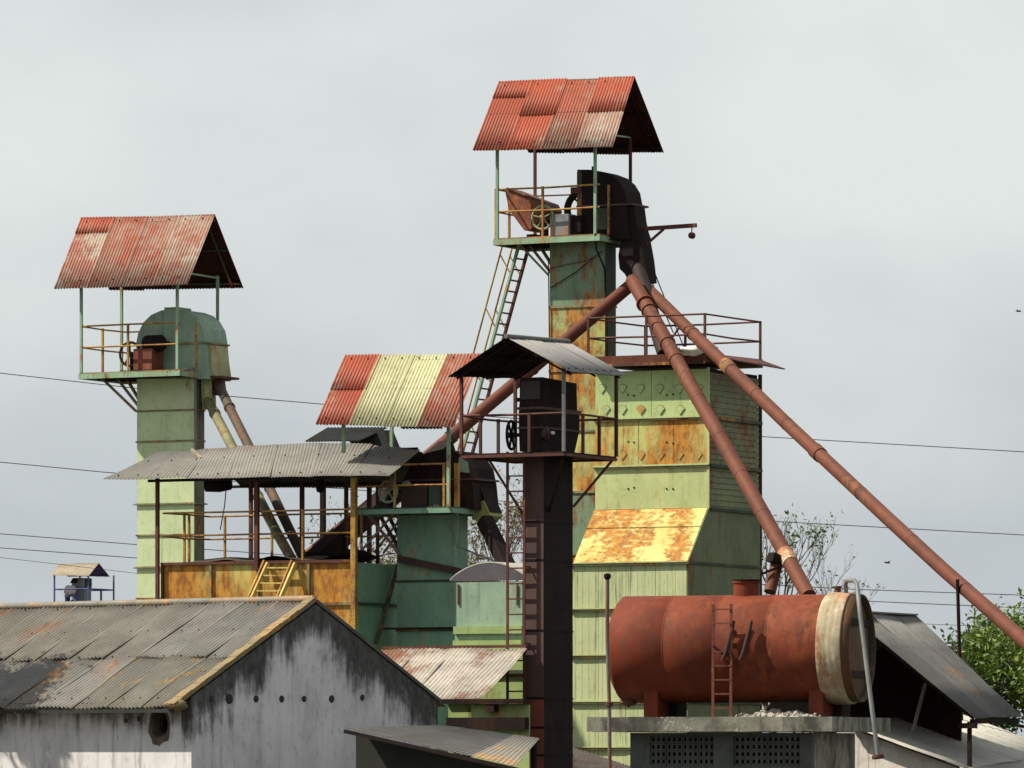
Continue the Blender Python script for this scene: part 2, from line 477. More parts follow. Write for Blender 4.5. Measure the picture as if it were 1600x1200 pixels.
class Frame:
    """A plan grid turned by theta: x runs to the right and nearer, y runs away; base at ground level."""
    def __init__(s, u, D, th):
        s.X, s.Y, s.t = (u - UH) / FPX * D, D, math.radians(th)
        s.c, s.s = math.cos(s.t), math.sin(s.t)
        s.loc = (s.X, s.Y, 0); s.rz = -s.t
    def p(s, u, v, b):
        k = (u - UH) / FPX
        a = (k * (s.Y + b * s.c) - s.X - b * s.s) / (s.c + k * s.s)
        return Vector((a, b, CH + (VH - v) / FPX * (s.Y - a * s.s + b * s.c)))
    def q(s, u, v, a):
        k = (u - UH) / FPX
        b = (s.X + a * s.c - k * (s.Y - a * s.s)) / (k * s.c - s.s)
        return Vector((a, b, CH + (VH - v) / FPX * (s.Y - a * s.s + b * s.c)))
    def z(s, v, a, b):
        return CH + (VH - v) / FPX * (s.Y - a * s.s + b * s.c)
    def w(s, p):
        return Vector((s.X + p[0] * s.c + p[1] * s.s, s.Y - p[0] * s.s + p[1] * s.c, p[2]))
    def l(s, w):
        dx, dy = w[0] - s.X, w[1] - s.Y
        return Vector((dx * s.c - dy * s.s, dx * s.s + dy * s.c, w[2]))

SIDE_SHADE = mat('side_shade_paint', (.13, .145, .10), (.09, .095, .07), rust=.2, dirt=.4, streak=.6)  # darker green stands in for shade on the right side face
def lerp(a, b, t):
    return Vector(a).lerp(Vector(b), t)

def gable_roof(T, rL, rR, fL, fR, bL, bR, mats_f, mats_b, courses=(1,), frame_mat=None, pitch=.076, name='roof', bolts=True, ov=.03, lift=0.0, amp=.016):
    """Two slopes of corrugated sheets on purlins. roof (purlins, rafters) is the part, each sheet a sub-part."""
    rL, rR, fL, fR, bL, bR = map(Vector, (rL, rR, fL, fR, bL, bR))
    mb = MB()
    dn = Vector((0, 0, -.045))
    for eL, eR in ((fL, fR), (bL, bR))[:2 if mats_b else 1]:
        for t in (.1, .55, .95):
            mb.beam(lerp(eL, rL, t) + dn, lerp(eR, rR, t) + dn, .04, .04)
        for q in (.06, .5, .94):
            a_, c_ = lerp(eL, eR, q), lerp(rL, rR, q)
            mb.beam(lerp(a_, c_, .07) + dn * 1.9, c_ + dn * 1.9, .035, .035)
    roof = obj(name, mb, frame_mat or MAROON, T)
    bm = MB()
    for (eL, eR), ms, sgn in (((fL, fR), mats_f, -1), ((bL, bR), mats_b, 1)):
        n = len(ms)
        ax = (rR - rL).normalized()
        for i in range(n):
            q0, q1 = i / n, (i + 1) / n
            col = ms[i] if isinstance(ms[i], (list, tuple)) else [ms[i]]
            k = len(col)
            split = [0, 1] if k == 1 else [0, courses[i % len(courses)] if courses[0] < 1 else .6, 1]
            for c in range(k):
                t0, t1 = split[c], split[c + 1]
                ext0 = random.uniform(-.015, .03) if c == 0 else .05
                a0 = lerp(eL, rL, t0); a1 = lerp(eR, rR, t0)
                b0 = lerp(eL, rL, t1); b1 = lerp(eR, rR, t1)
                e0 = a0.lerp(a1, q0) - ax * ov; e1 = a0.lerp(a1, q1) + ax * ov
                r0 = b0.lerp(b1, q0) - ax * ov; r1 = b0.lerp(b1, q1) + ax * ov
                down = (e0 - r0).normalized()
                e0 = e0 + down * ext0; e1 = e1 + down * (ext0 + random.uniform(-.01, .01))
                j = random.uniform(-.005, .02)
                r0 = r0 - down * (j if t1 == 1 else 0); r1 = r1 - down * (j if t1 == 1 else 0)
                up = Vector((0, 0, .006 + .009 * (i % 2) + .02 * c + lift))
                sm = MB().sheet(e0 + up, e1 + up, r1 + up, r0 + up, pitch, amp)
                obj('roof_sheet', sm, col[c], roof)
        if bolts and sgn == -1:
            nrm = (eR - eL).cross(rL - eL).normalized()
            if nrm.z < 0: nrm = -nrm
            for t in (.1, .95):
                for i in range(2 * n):
                    p = lerp(eL, eR, (i + .4) / (2 * n)).lerp(lerp(rL, rR, (i + .4) / (2 * n)), t)
                    bm.lathe(p + nrm * .012, nrm, [(.018, 0), (.016, .02), (.002, .026)], 6, False)
    if bm.v:
        obj('roof_bolts', bm, DARK, roof, kind='stuff')
    return roof

def railing(T, corners, sides, hs, m, r=.02, mids=None, square=False):
    """Rails between consecutive corners (local points at floor level) at heights hs."""
    for i, j in sides:
        a, b = Vector(corners[i]), Vector(corners[j])
        for h in hs:
            up = Vector((0, 0, h))
            mid = lerp(a, b, .5) + up + Vector((random.uniform(-.015, .015), random.uniform(-.015, .015), random.uniform(-.02, .012)))
            obj('rail', MB().path([a + up, mid, b + up], r, 6), m, T)
    for p in mids or ():
        p = Vector(p)
        obj('rail_post', MB().beam(p, p + Vector((0, 0, max(hs) + .02)), r * 2.2), m, T)

def flywheel(T, c, axis, R, m, spokes=5, part='flywheel', r=.03):
    c, d = Vector(c), Vector(axis).normalized()
    a = d.orthogonal().normalized(); b = d.cross(a)
    mb = MB().torus(c, d, R, r, 28, 6)
    mb.lathe(c - d * .05, d, [(.001, 0), (.06, 0), (.06, .1), (.001, .1)], 12)
    fw = obj(part, mb, m, T)
    for k in range(spokes):
        t = 2 * PI * k / spokes + .4
        e = a * math.cos(t) + b * math.sin(t)
        obj('spoke', MB().beam(c + e * .05, c + e * (R - r * .5), .04, .025), m, fw)
    return fw

def casing(T, x0, x1, y0, y1, zs, ms, fm, proud=.025, fh=.05, side=None):
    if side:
        obj('side_shade_plate', MB().box(x1 + .001, x1 + .012, y0 + .03, y1 - .01, zs[-1], zs[0]), side, T)  # thin plate added to paint the shade of the side face
    """Stacked sections of a duct or bin with a flange at every joint; zs from top down."""
    for i in range(len(zs) - 1):
        m = ms[i % len(ms)] if isinstance(ms, (list, tuple)) else ms
        obj('casing_section', MB().box(x0, x1, y0, y1, zs[i + 1] + fh / 2, zs[i] - fh / 2), m, T)
    for z in zs[1:-1]:
        obj('flange', MB().box(x0 - proud, x1 + proud, y0 - proud, y1 + proud, z - fh / 2, z + fh / 2), fm, T)

# ================================================================== THE SETTING
g = MB()
nseg = 24
g.add([(-6000, -300, 0), (6000, -300, 0), (6000, 9000, 0), (-6000, 9000, 0)], [(0, 1, 2, 3)])
ground = obj('ground', g, GROUND, kind='structure')

TH = 27.0
# ================================================================== LEFT ELEVATOR TOWER
A = Frame(214, 128, TH)
TA = thing('elevator_tower', 'pale green left elevator tower with a faded red gable roof and round green head', 'elevator tower', A.loc, A.rz, 'bucket elevator towers')
x0, x1 = 0.0, A.p(303, 700, 0).x
y1 = A.q(319, 700, x1).y
zs = [A.z(v, x1, 0) for v in (588, 640, 688, 786, 835, 885, 934, 985)] + [2.4, 1.2, 0.0]
casing(TA, x0, x1, 0, y1, zs, G_TOWER, G_BAND, fh=.035, side=SIDE_SHADE)
for v in (786, 885):
    z = A.z(v, 0, 0)
    obj('flange', MB().box(x0 - .07, x1 + .06, -.05, y1 + .05, z - .05, z - .022), G_BAND, TA)
px0, px1, pf, pb = A.p(124, 582, -.75).x, A.p(281, 582, -.75).x, -.75, 1.24
zt, zb = A.z(577, px1, pf), A.z(587, px1, pf)
plat = obj('platform', MB().box(px0, px1, pf, pb, zt - .03, zt), G_BAND, TA)
for yy in (pf, pb):
    obj('edge_channel', MB().box(px0 - .01, px1 + .01, yy - .03, yy + .03, zb, zt - .032), G_POST, plat)
for xx in (px0, px1):
    obj('edge_channel', MB().box(xx - .03, xx + .03, pf + .032, pb - .032, zb, zt - .032), G_POST, plat)
for k in range(4):
    yy = pf + .35 + k * .4
    obj('joist', MB().box(px0 + .04, px1 - .04, yy - .03, yy + .03, zb + .02, zt - .032), DARK, plat)
for u, v, yy in ((158, 590, -.1), (182, 590, .3), (197, 590, .75)):
    obj('strut', MB().beam(A.p(u, v, yy), Vector((x0 - .03, min(yy, y1) if yy > 0 else .0, A.z(642, 0, 0))), .06, .05), G_BAND, TA)
# posts and roof
rY, fY, bY = .24, -1.15, 1.62
posts = [(A.p(127, 500, pf + .02).x, pf + .02, 452), (A.p(277, 500, pf + .02).x, pf + .02, 446), (A.p(190, 500, pb - .03).x, pb - .03, 455), (A.p(340, 500, pb - .03).x, pb - .03, 452)]
for x, y, v in posts:
    bx = min(x, px1)
    obj('roof_post', MB().beam((bx, y, zt), (x, y, A.z(v, x, y) + .30), .055), G_POST, TA)
obj('tie_bar', MB().beam((posts[1][0], posts[1][1], A.z(424, posts[1][0], posts[1][1])), (posts[3][0], posts[3][1], A.z(424, posts[1][0], posts[1][1])), .035), G_POST, TA)
gable_roof(TA, A.p(128, 342, rY), A.p(334, 336, rY), A.p(86, 451, fY), A.p(291, 445, fY), A.p(172, 453, bY), A.p(379, 452, bY),
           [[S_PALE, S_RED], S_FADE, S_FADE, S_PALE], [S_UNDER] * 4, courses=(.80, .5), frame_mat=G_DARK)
cs = [(px0 + .03, pf + .03, zt), (px1 - .03, pf + .03, zt), (px1 - .03, pb - .03, zt), (px0 + .03, pb - .03, zt)]
hs = (A.z(543, px0, pf) - zt, A.z(510, px0, pf) - zt)
xm = A.p(200, 543, pf + .03).x
railing(TA, cs, ((0, 1), (0, 3)), hs, YELLOW, .02, [(xm, pf + .03, zt), cs[0], (px0 + .03, pf + .95, zt), (px1 + .20, pf + .38, zt)])
railing(TA, cs, ((2, 3),), hs, MAROON, .018, [(px0 + .8, pb - .03, zt)])
# head hood
hy0, hy1 = .0, 1.0
out = [(213, 592), (213, 535), (216, 520), (224, 504), (236, 492), (252, 485), (268, 483), (284, 484), (298, 489), (309, 499), (317, 513), (320, 530), (322, 552), (324, 575), (326, 592)]
o2 = [(A.p(u, v, hy0).x, A.p(u, v, hy0).z) for u, v in out]
hood = obj('head_hood', MB().prism(o2, hy0, hy1, 'y'), G_TEALL, TA)
zf = A.z(536, x1, 0)
obj('flange', MB().box(o2[0][0] - .03, o2[11][0] + .05, hy0 - .03, hy1 + .03, zf - .02, zf + .02), G_BAND, hood)
obj('vertical_seam', MB().box(A.p(254, 520, 0).x - .015, A.p(254, 520, 0).x + .015, hy0 - .012, hy0 + .02, zf + .02, A.z(487, .6, 0)), G_TEAL, hood)
obj('inspection_lid', MB().box(A.p(253, 480, 0).x, A.p(274, 480, 0).x, .1, .7, A.z(485, .6, 0), A.z(480, .6, 0)), G_TEALL, hood)
# discharge spout on the right flank, tapering down
s0 = o2[12][0] - .1
sx = [(s0 - .05, A.z(540, s0, .3)), (s0 + .12, A.z(540, s0, .3)), (s0 + .24, A.z(588, s0, .3)), (s0 - .05, A.z(588, s0, .3))]
obj('discharge_spout', MB().prism(sx, .12, .88, 'y'), mat('rust_streaked_spout_paint', (.36, .37, .20), (.26, .25, .13), rust=.36, rscale=2, stretch=.2, ra=(.2, .09, .03), dirt=.4, streak=.6), TA)
obj('spout_flange', MB().box(s0 - .06, s0 + .42, .08, .92, A.z(592, s0, .3), A.z(588.5, s0, .3)), MAROON, TA)
obj('spout_leg', MB().hexa([A.p(316, 640, .2), A.p(332, 640, .2), A.p(338, 640, .6), A.p(322, 640, .6), A.p(314, 591, .2), A.p(330, 591, .2), A.p(336, 591, .6), A.p(320, 591, .6)]), MATS['rust_streaked_spout_paint'], TA)
obj('spout_leg', MB().hexa([A.p(336, 618, .3), A.p(350, 618, .3), A.p(355, 618, .7), A.p(341, 618, .7), A.p(333, 591, .3), A.p(346, 591, .3), A.p(351, 591, .7), A.p(338, 591, .7)]), MAROON, TA)
obj('conduit', MB().path([(px1 - .02, pf + .1, zt - .02), A.p(303, 575, -.06), A.p(305, 580, -.06), A.p(306, 640, -.05), A.p(306, 705, -.05)], .025, 6), STEEL, TA)
# drive on the platform
D1 = thing('drive_motor', 'rusty red drive motor with a spoked flywheel on the left tower platform', 'motor', A.w((A.p(235, 577, -.3).x, -.3, zt)), A.rz)
mb = MB().box(-.27, .20, -.28, .22, .03, .50)
obj('gearbox', mb, RED, D1)
obj('motor_body', MB().lathe((-.1, -.05, .62), (1, 0, 0), [(.001, 0), (.17, 0), (.19, .05), (.19, .42), (.15, .47), (.06, .5), (.03, .62), (.001, .62)], 16), DARK, D1)
obj('base_frame', MB().box(-.6, .4, -.32, .3, 0, .03), DARK, D1)
flywheel(D1, (-.45, -.12, .40), (0, 1, 0), .26, MAROON, 5)
obj('bearing_stand', MB().box(-.5, -.4, -.05, .1, .03, .38), DARK, D1)

# ================================================================== TALL ELEVATOR TOWER
B = Frame(859, 131, TH)
TB = thing('elevator_tower', 'tallest elevator tower at the top of the picture with red gable roof and black head', 'elevator tower', B.loc, B.rz, 'bucket elevator towers')
x1 = B.p(945, 500, 0).x
y1 = B.q(962, 500, x1).y
vs_ = [374, 477, 577, 672, 768, 865, 960, 1055]
zs = [B.z(v, x1, 0) for v in vs_] + [2.4, 1.2, 0]
casing(TB, 0, x1, 0, y1, zs, [mat('upper_tower_green', (.165, .245, .165), (.13, .195, .13), rust=.36, rscale=1.6, ra=(.30, .12, .03), dirt=.3, streak=.4), G_TALL, G_TALL, G_RUSTY], G_BAND, fh=.05, side=G_DARK)  # dark side plate puts the right face's shade into the colour
px0, px1, pf, pb = B.p(772, 371, -.5).x, B.p(937, 371, -.5).x, -.5, 1.34
zt, zb = B.z(365, px1, pf), B.z(376, px1, pf)
plat = obj('platform', MB().box(px0, px1, pf, pb, zt - .03, zt), mat('rusty_floor_plate', (.22, .12, .05), rust=.5), TB)
for yy in (pf, pb):
    obj('edge_channel', MB().box(px0 - .01, px1 + .01, yy - .03, yy + .03, zb, zt - .032), G_POST, plat)
for xx in (px0, px1):
    obj('edge_channel', MB().box(xx - .03, xx + .03, pf + .032, pb - .032, zb, zt - .032), G_POST, plat)
for k in range(4):
    yy = pf + .3 + k * .4
    obj('joist', MB().box(px0 + .04, px1 - .04, yy - .03, yy + .03, zb + .02, zt - .032), DARK, plat)
for u, yy in ((806, -.3), (822, .25), (838, .8)):
    obj('strut', MB().beam(B.p(u, 376, yy), Vector((-.03, max(0, min(yy, y1)), B.z(430, 0, 0))), .07, .05), G_BAND, TB)
rY = .42
for u, v, y in ((777, 237, pf + .02), (930, 232, pf + .02), (836, 240, pb - .02), (985, 238, pb - .02)):
    x = B.p(u, 300, y).x
    obj('roof_post', MB().beam((min(x, px1 + .1), y, zt - .06), (x, y, B.z(v, x, y) + .30), .06), G_POST if u in (777, 930) else MAROON, TB)
obj('tie_bar', MB().beam(B.p(957, 211, pf), B.p(985, 215, pb), .035), G_POST, TB)
gable_roof(TB, B.p(781, 129, rY), B.p(990, 121, rY), B.p(740, 235, -.92), B.p(955, 231, -.92), B.p(828, 240, 1.76), B.p(1036, 240, 1.76),
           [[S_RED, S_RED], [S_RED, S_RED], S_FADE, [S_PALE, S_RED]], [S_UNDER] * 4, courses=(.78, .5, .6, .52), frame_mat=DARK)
cs = [(px0 + .03, pf + .03, zt), (px1 - .02, pf + .03, zt), (px1 - .03, pb - .03, zt), (px0 + .03, pb - .03, zt)]
hs = (B.z(331, px0, pf) - zt, B.z(296, px0, pf) - zt)
railing(TB, cs, ((0, 1), (0, 3)), hs, YELLOW, .022, [(B.p(848, 331, pf + .03).x, pf + .03, zt), cs[0], (px0 + .03, pf + .7, zt), (B.p(951, 331, pf + .4).x, pf + .4, zt)])
railing(TB, cs, ((2, 3),), hs[1:], MAROON, .018)
# black head with flat left side and round right shoulder
hy0, hy1 = -.06, .75
out = [(903, 374), (902, 265), (922, 265), (940, 268), (956, 274), (968, 284), (976, 297), (980, 318), (981, 345), (984, 374)]
o2 = [(B.p(u, v, hy0).x, B.p(u, v, hy0).z) for u, v in out]
hood = obj('head_hood', MB().prism(o2, hy0, hy1, 'y'), DARK, TB)
obj('flange', MB().box(o2[0][0] - .03, o2[8][0] + .12, hy0 - .03, hy1 + .03, B.z(324, 1, 0), B.z(321, 1, 0)), BROWNT, hood)
obj('front_plate', MB().box(o2[1][0] + .0, o2[1][0] + .12, hy0 - .02, hy0 - .002, B.z(370, 1, 0), B.z(268, 1, 0)), G_DARK, hood)
obj('lifting_lug', MB().box(o2[2][0] - .04, o2[2][0] + .05, .1, .16, o2[2][1] - .02, o2[2][1] + .09), DARK, hood)
obj('access_door', MB().box(B.p(930, 350, hy0).x, B.p(951, 350, hy0).x, hy0 - .03, hy0 - .002, B.z(360, 1, 0), B.z(327, 1, 0)), G_DARK, hood)
sx = [(976, 322), (991, 322), (994, 345), (1000, 372), (1006, 405), (1010, 440), (985, 444), (976, 428), (968, 420), (966, 400), (970, 374)]
yS = .0
s2 = [(B.p(u, v, yS).x, B.p(u, v, yS).z) for u, v in sx]
obj('discharge_spout', MB().prism(s2, .0, .55, 'y'), DARK, TB)
# stub box joining hood and spout
obj('spout_neck', MB().hexa([(o2[8][0] - .25, .05, B.z(376, 1, 0)), (s2[3][0], .05, B.z(376, 1, 0)), (s2[3][0], .60, B.z(376, 1, 0)), (o2[8][0] - .25, .60, B.z(376, 1, 0)),
     (o2[8][0] - .25, .05, B.z(322, 1, 0)), (s2[0][0] + .1, .05, B.z(322, 1, 0)), (s2[0][0] + .1, .60, B.z(322, 1, 0)), (o2[8][0] - .25, .60, B.z(322, 1, 0))]), DARK, TB)
# jib with pulley
j0, j1 = B.p(985, 359, .3), B.p(1088, 352, .3)
obj('jib_beam', MB().beam(j0, j1, .08, .09), MAROON, TB)
obj('jib_brace', MB().beam(B.p(1003, 388, .3), B.p(1037, 358, .3), .05), MAROON, TB)
pl = obj('pulley', MB().lathe(B.p(1081, 368, .3) - Vector((0, .04, 0)), (0, 1, 0), [(.001, 0), (.075, 0), (.055, .03), (.055, .05), (.075, .08), (.001, .08)], 16), MAROON, TB)
obj('hook_link', MB().beam(B.p(1081, 368, .3), B.p(1081, 355, .3), .02), MAROON, pl)
for (a, c) in (((1003, 375), (1072, 552)), ((998, 392), (1052, 520))):
    obj('stay_rod', MB().path([B.p(a[0], a[1], .7), B.p(c[0], c[1], .7)], .014, 5), MAROON, TB)
obj('conduit', MB().path([(px1 - .1, pf - .03, zt), B.p(932, 390, -.4), B.p(945, 420, -.06), B.p(948, 500, -.05), B.p(948, 560, -.05)], .022, 6), DARK, TB)
obj('stay_wire', MB().path([B.p(860, 418, -.04), B.p(905, 408, -.05), B.p(938, 398, -.06)], .014, 5), STEEL, TB)
obj('stay_wire', MB().path([B.p(860, 450, -.04), B.p(900, 425, -.05), B.p(940, 392, -.06)], .012, 5), DARK, TB)
obj('drop_cable', MB().path([B.p(857, 405, -.03), B.p(858, 500, -.03), B.p(859, 620, -.03)], .014, 5), DARK, TB)
# things on that platform
H1 = thing('feed_scoop', 'red sheet metal scoop hopper tilted on the tallest tower platform', 'hopper', B.w((B.p(835, 365, .3).x, .3, zt)), B.rz)
sc = [(800, 300), (804, 296), (862, 318), (868, 330), (840, 360), (830, 362), (806, 330)]
fr = B.p(835, 365, .3)
s2 = [(B.p(u, v, .3).x - fr.x, B.p(u, v, .3).z - zt) for u, v in sc]
obj('scoop_body', MB().prism(s2, -.35, .35, 'y'), RED, H1)
obj('lip', MB().beam((s2[1][0], -.37, s2[1][1]), (s2[2][0], -.37, s2[2][1]), .05, .03), G_DARK, H1)
obj('stand', MB().box(-.1, .1, -.2, .2, 0, .12), DARK, H1)
D2 = thing('drive_motor', 'grey boxed drive motor with pale green spoked handwheel on the tallest tower', 'motor', B.w((B.p(885, 362, -.05).x, -.05, zt)), B.rz)
obj('motor_box', MB().box(-.26, .20, -.3, .1, .02, .50), mat('grey_motor_paint', (.20, .22, .24), (.13, .14, .15), rust=.15, dirt=.5), D2)
obj('rear_box', MB().box(.202, .46, -.2, .25, .02, .46), DARK, D2)
fw = flywheel(D2, (B.p(848, 340, -.35).x - B.p(885, 362, -.05).x, -.30, B.z(340, 0, -.35) - zt), (0, 1, 0), .265, mat('pale_green_wheel', (.28, .33, .2), rust=.3), 5)
obj('shaft', MB().tube((-.55, -.3, .36), (-.1, 0, .36), .03), DARK, D2)
obj('bearing_stand', MB().box(-.6, -.45, -.16, .0, 0, .34), DARK, D2)
bg = []
for k in range(9):
    t = PI * (.62 + .5 * k / 8)
    bg.append((.42 + .42 * math.cos(t) * 1.0, .05, .62 + .40 * math.sin(t)))
obj('belt_guard', MB().path(bg, .085, 8), DARK, D2)
obj('guard_box', MB().box(.13, .38, -.05, .15, .98, 1.12), MAROON, D2)
obj('belt_spoke', MB().beam((.2, .05, .85), (.5, .05, .62), .04), DARK, D2)

# long ladder leaning on the tall tower
LD = B.w(B.p(700, 790, .1)); LD.z = B.z(800, *B.p(700, 800, .1).xy)
TLd = thing('inclined_ladder', 'long steep rusty ladder with handrails climbing to the tallest tower', 'ladder', (LD.x, LD.y, LD.z), B.rz)
def ll(p): return Vector(p) - B.l(LD)
bL, bR = .1, .6
L0, L1 = B.p(697, 800, bL), B.p(812, 378, bL)
dxy = Vector((0, bR - bL, 0))
obj('stringer', MB().beam(ll(L0), ll(L1), .05, .09), G_POST, TLd)
obj('stringer', MB().beam(ll(L0 + dxy), ll(L1 + dxy), .05, .09), MAROON, TLd)
for k in range(25):
    p = L0.lerp(L1, (k + .5) / 25)
    obj('rung', MB().beam(ll(p), ll(p + dxy), .035, .035), MAROON, TLd)
for off, m in ((Vector((0, 0, 0)), YELLOW), (dxy, YELLOW)):
    h0, h1 = B.p(676, 790, bL) + off, B.p(788, 372, bL) + off
    obj('handrail', MB().path([ll(h0), ll(h1)], .022, 6), m, TLd)
    for k in range(5):
        t = .08 + k * .2
        obj('handrail_post', MB().beam(ll(h0.lerp(h1, t + .06)), ll((L0 + off).lerp(L1 + off, t)), .025), m, TLd)

# ================================================================== GRAIN DRYER
C = Frame(1107, 127, TH)
TC = thing('grain_dryer', 'big rust streaked yellow green grain dryer box with a sloping hopper, behind the red tank', 'grain dryer', C.loc, C.rz)
xl = C.p(930, 700, 0).x
bd = C.q(1186, 700, 0).y
fb = -1.13
xl2 = xl
zt = C.z(574, 0, 0)
zh1, zh0 = C.z(795, 0, 0), C.z(879, 0, fb)
body = obj('inner_shell', MB().box(xl + .03, -.03, .03, bd - .03, 1.0, zt - .02), DARK, TC)
zr = [zt, C.z(652, 0, 0), C.z(727, 0, 0), zh1]
cu = [930, 972, 1000, 1053, 1107]
panel_m = [mat('upper_dryer_paint', (.41, .51, .235), (.36, .455, .21), rust=.18, rscale=1.4, ra=ORANGE, dirt=.25, streak=.35), G_RUSTY, G_LIGHT]
for r in range(3):
    us = ([930, 1018, 1107], [930, 974, 998, 1053, 1107], [930, 1107])[r]
    for i in range(len(us) - 1):
        xa, xb = C.p(us[i], 650, 0).x, C.p(us[i + 1], 650, 0).x
        pr = random.uniform(0, .012)
        obj('front_panel', MB().box(xa + .006, min(xb - .006, -.004), -pr, .03, zr[r + 1] + .03, zr[r] - .03), panel_m[r], TC)
for z in zr[1:3]:
    obj('front_band', MB().box(xl - .02, 0.03, -.06, .03, z - .03, z + .03), G_BAND, TC)
    obj('band_lip', MB().box(xl - .02, 0.03, -.075, -.0605, z + .01, z + .045), G_LIGHT, TC)
# fan-shaped vent flaps
def fan(p, s=1.0):
    o = [(-.105, .035), (-.06, .09), (0, .108), (.06, .09), (.105, .035), (0, -.10)]
    return [(p.x + a * s, p.z + c * s) for a, c in o]
for row, (v, us, ms) in enumerate(((608, (941, 973, 1001, 1031, 1062, 1092), None), (641, (947, 973, 1002, 1032, 1063), None), (712, (973, 1002, 1032, 1062, 1091), None))):
    for i, u in enumerate(us):
        p = C.p(u, v, 0)
        rim = obj('vent_flap', MB().prism(fan(p, 1.10), -.018, -.0125, 'y'), G_BAND, TC)
        m = panel_m[0] if row < 2 else G_RUSTY
        if (row, i) in ((1, 2), (2, 1)):
            m = mat('orange_flap_paint', (.46, .25, .07), rust=.4)
        obj('flap_plate', MB().prism(fan(p, .97), -.024, -.0185, 'y'), m, rim)
bo = MB()
for v in (618, 692, 762):
    for u in (982, 991, 1042, 1052):
        p = C.p(u, v + random.uniform(-2, 2), 0)
        bo.lathe((p.x, -.035, p.z), (0, 1, 0), [(.001, .014), (.022, .014), (.022, .03)], 6, False)
obj('bolts', bo, DARK, TC, kind='stuff')
# side louvres
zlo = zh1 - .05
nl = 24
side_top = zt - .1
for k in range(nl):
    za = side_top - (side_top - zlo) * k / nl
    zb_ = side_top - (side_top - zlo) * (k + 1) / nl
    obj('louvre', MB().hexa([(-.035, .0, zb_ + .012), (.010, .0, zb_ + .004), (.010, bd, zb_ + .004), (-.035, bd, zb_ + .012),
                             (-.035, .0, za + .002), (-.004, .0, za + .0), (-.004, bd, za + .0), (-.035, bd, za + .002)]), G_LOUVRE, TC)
obj('corner_strip', MB().box(-.03, .03, -.03, -.001, zh1, zt), G_LIGHT, TC)
for z in zr[1:] :
    obj('side_band', MB().box(-.03, .075, -.0, bd + .03, z - .035, z + .035), G_DARK, TC)
obj('rear_corner_post', MB().box(-.02, .05, bd - .001, bd + .06, 1, zt), MAROON, TC)
# sloping hopper
th = .03
hp = obj('hopper_slope', MB().hexa([(xl, fb, zh0), (0, fb, zh0), (0, -.002, zh0), (xl, -.002, zh0), (xl, -.06, zh1 + .02), (0, -.06, zh1 + .02), (0, -.002, zh1 + .02), (xl, -.002, zh1 + .02)]), G_HOPPER, TC)
for k in (.33,):
    p = lerp((xl, fb, zh0), (xl, -.06, zh1), 1 - k); q = lerp((0, fb, zh0), (0, -.06, zh1), 1 - k)
    obj('lap_seam', MB().beam(p + Vector((0, -.012, .006)), q + Vector((0, -.012, .006)), .03, .02), G_HOPPER, hp)
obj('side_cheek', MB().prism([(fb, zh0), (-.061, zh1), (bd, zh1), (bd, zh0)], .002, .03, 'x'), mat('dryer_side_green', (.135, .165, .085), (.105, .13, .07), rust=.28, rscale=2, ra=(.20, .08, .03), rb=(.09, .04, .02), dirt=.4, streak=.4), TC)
zl = [C.z(v, 0, fb) for v in (879, 951, 1024, 1097, 1169)] + [2.6, 1.5, 0.0]
ul = (893, 935, 978, 1024, 1070)
xs = [C.p(u, 1000, fb).x for u in ul]
for r in range(len(zl) - 1):
    for i in range(4):
        pr = random.uniform(0, .01)
        pan = MB()
        xa, xb = xs[i] + .005, (xs[i + 1] - .005 if i < 3 else -.004)
        # pressed ribs
        nrib = 4
        pan.box(xa, xb, fb + .003 - pr, fb + .03, zl[r + 1] + .03, zl[r] - .03)
        for q in range(nrib):
            xc = xa + (xb - xa) * (q + .5) / nrib
            pan.box(xc - .012, xc + .012, fb + .000 - pr, fb + .0025 - pr, zl[r + 1] + .04, zl[r] - .05)
        obj('lower_panel', pan, G_STREAK, TC)
for z in zl[:-1]:
    obj('lower_band', MB().box(xs[0] - .02, .05, fb - .06, fb + .03, z - .03, z + .03), G_BAND, TC)
    obj('band_lip', MB().box(xs[0] - .02, .05, fb - .075, fb - .0605, z + .012, z + .04), G_LIGHT, TC)
    obj('side_band', MB().box(.031, .06, fb + .032, bd, z - .03, z + .03), G_DARK, TC)
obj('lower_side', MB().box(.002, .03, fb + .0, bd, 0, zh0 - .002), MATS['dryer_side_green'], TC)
obj('lower_core', MB().box(xs[0] + .03, -.004, fb + .032, -.004, 0, zh0 - .01), DARK, TC)
# roof slab with rusted edge and its bent corner
zr0 = zt + .10
rf = obj('roof', MB().hexa([(xl - .1, -.30, zr0), (.05, -.30, zr0), (.05, bd + .1, zr0 + .05), (xl - .1, bd + .1, zr0 + .05),
                            (xl - .1, -.30, zr0 + .20), (.05, -.30, zr0 + .20), (.05, bd + .1, zr0 + .24), (xl - .1, bd + .1, zr0 + .24)]), RED_PIPE, TC)
obj('roof_edge_strip', MB().box(xl - .12, .07, -.325, -.302, zr0 - .035, zr0 + .03), mat('dark_roof_edge', (.08, .035, .02), rust=.4), rf)
bc = [C.p(1100, 556, -.3), C.q(1150, 562, .1), C.q(1206, 587, .55), C.q(1160, 588, .55), C.q(1110, 582, .35)]
bt = MB()
bt.hexa([Vector((.052, -.3, zr0 + .17)), Vector((.62, .1, zr0 + .02)), Vector((.55, bd + .2, zr0 + .0)), Vector((.052, bd, zr0 + .20)),
         Vector((.052, -.3, zr0 + .20)), Vector((.62, .1, zr0 + .05)), Vector((.55, bd + .2, zr0 + .03)), Vector((.052, bd, zr0 + .23))])
obj('bent_roof_corner', bt, MAROON, rf)
sk = MB()
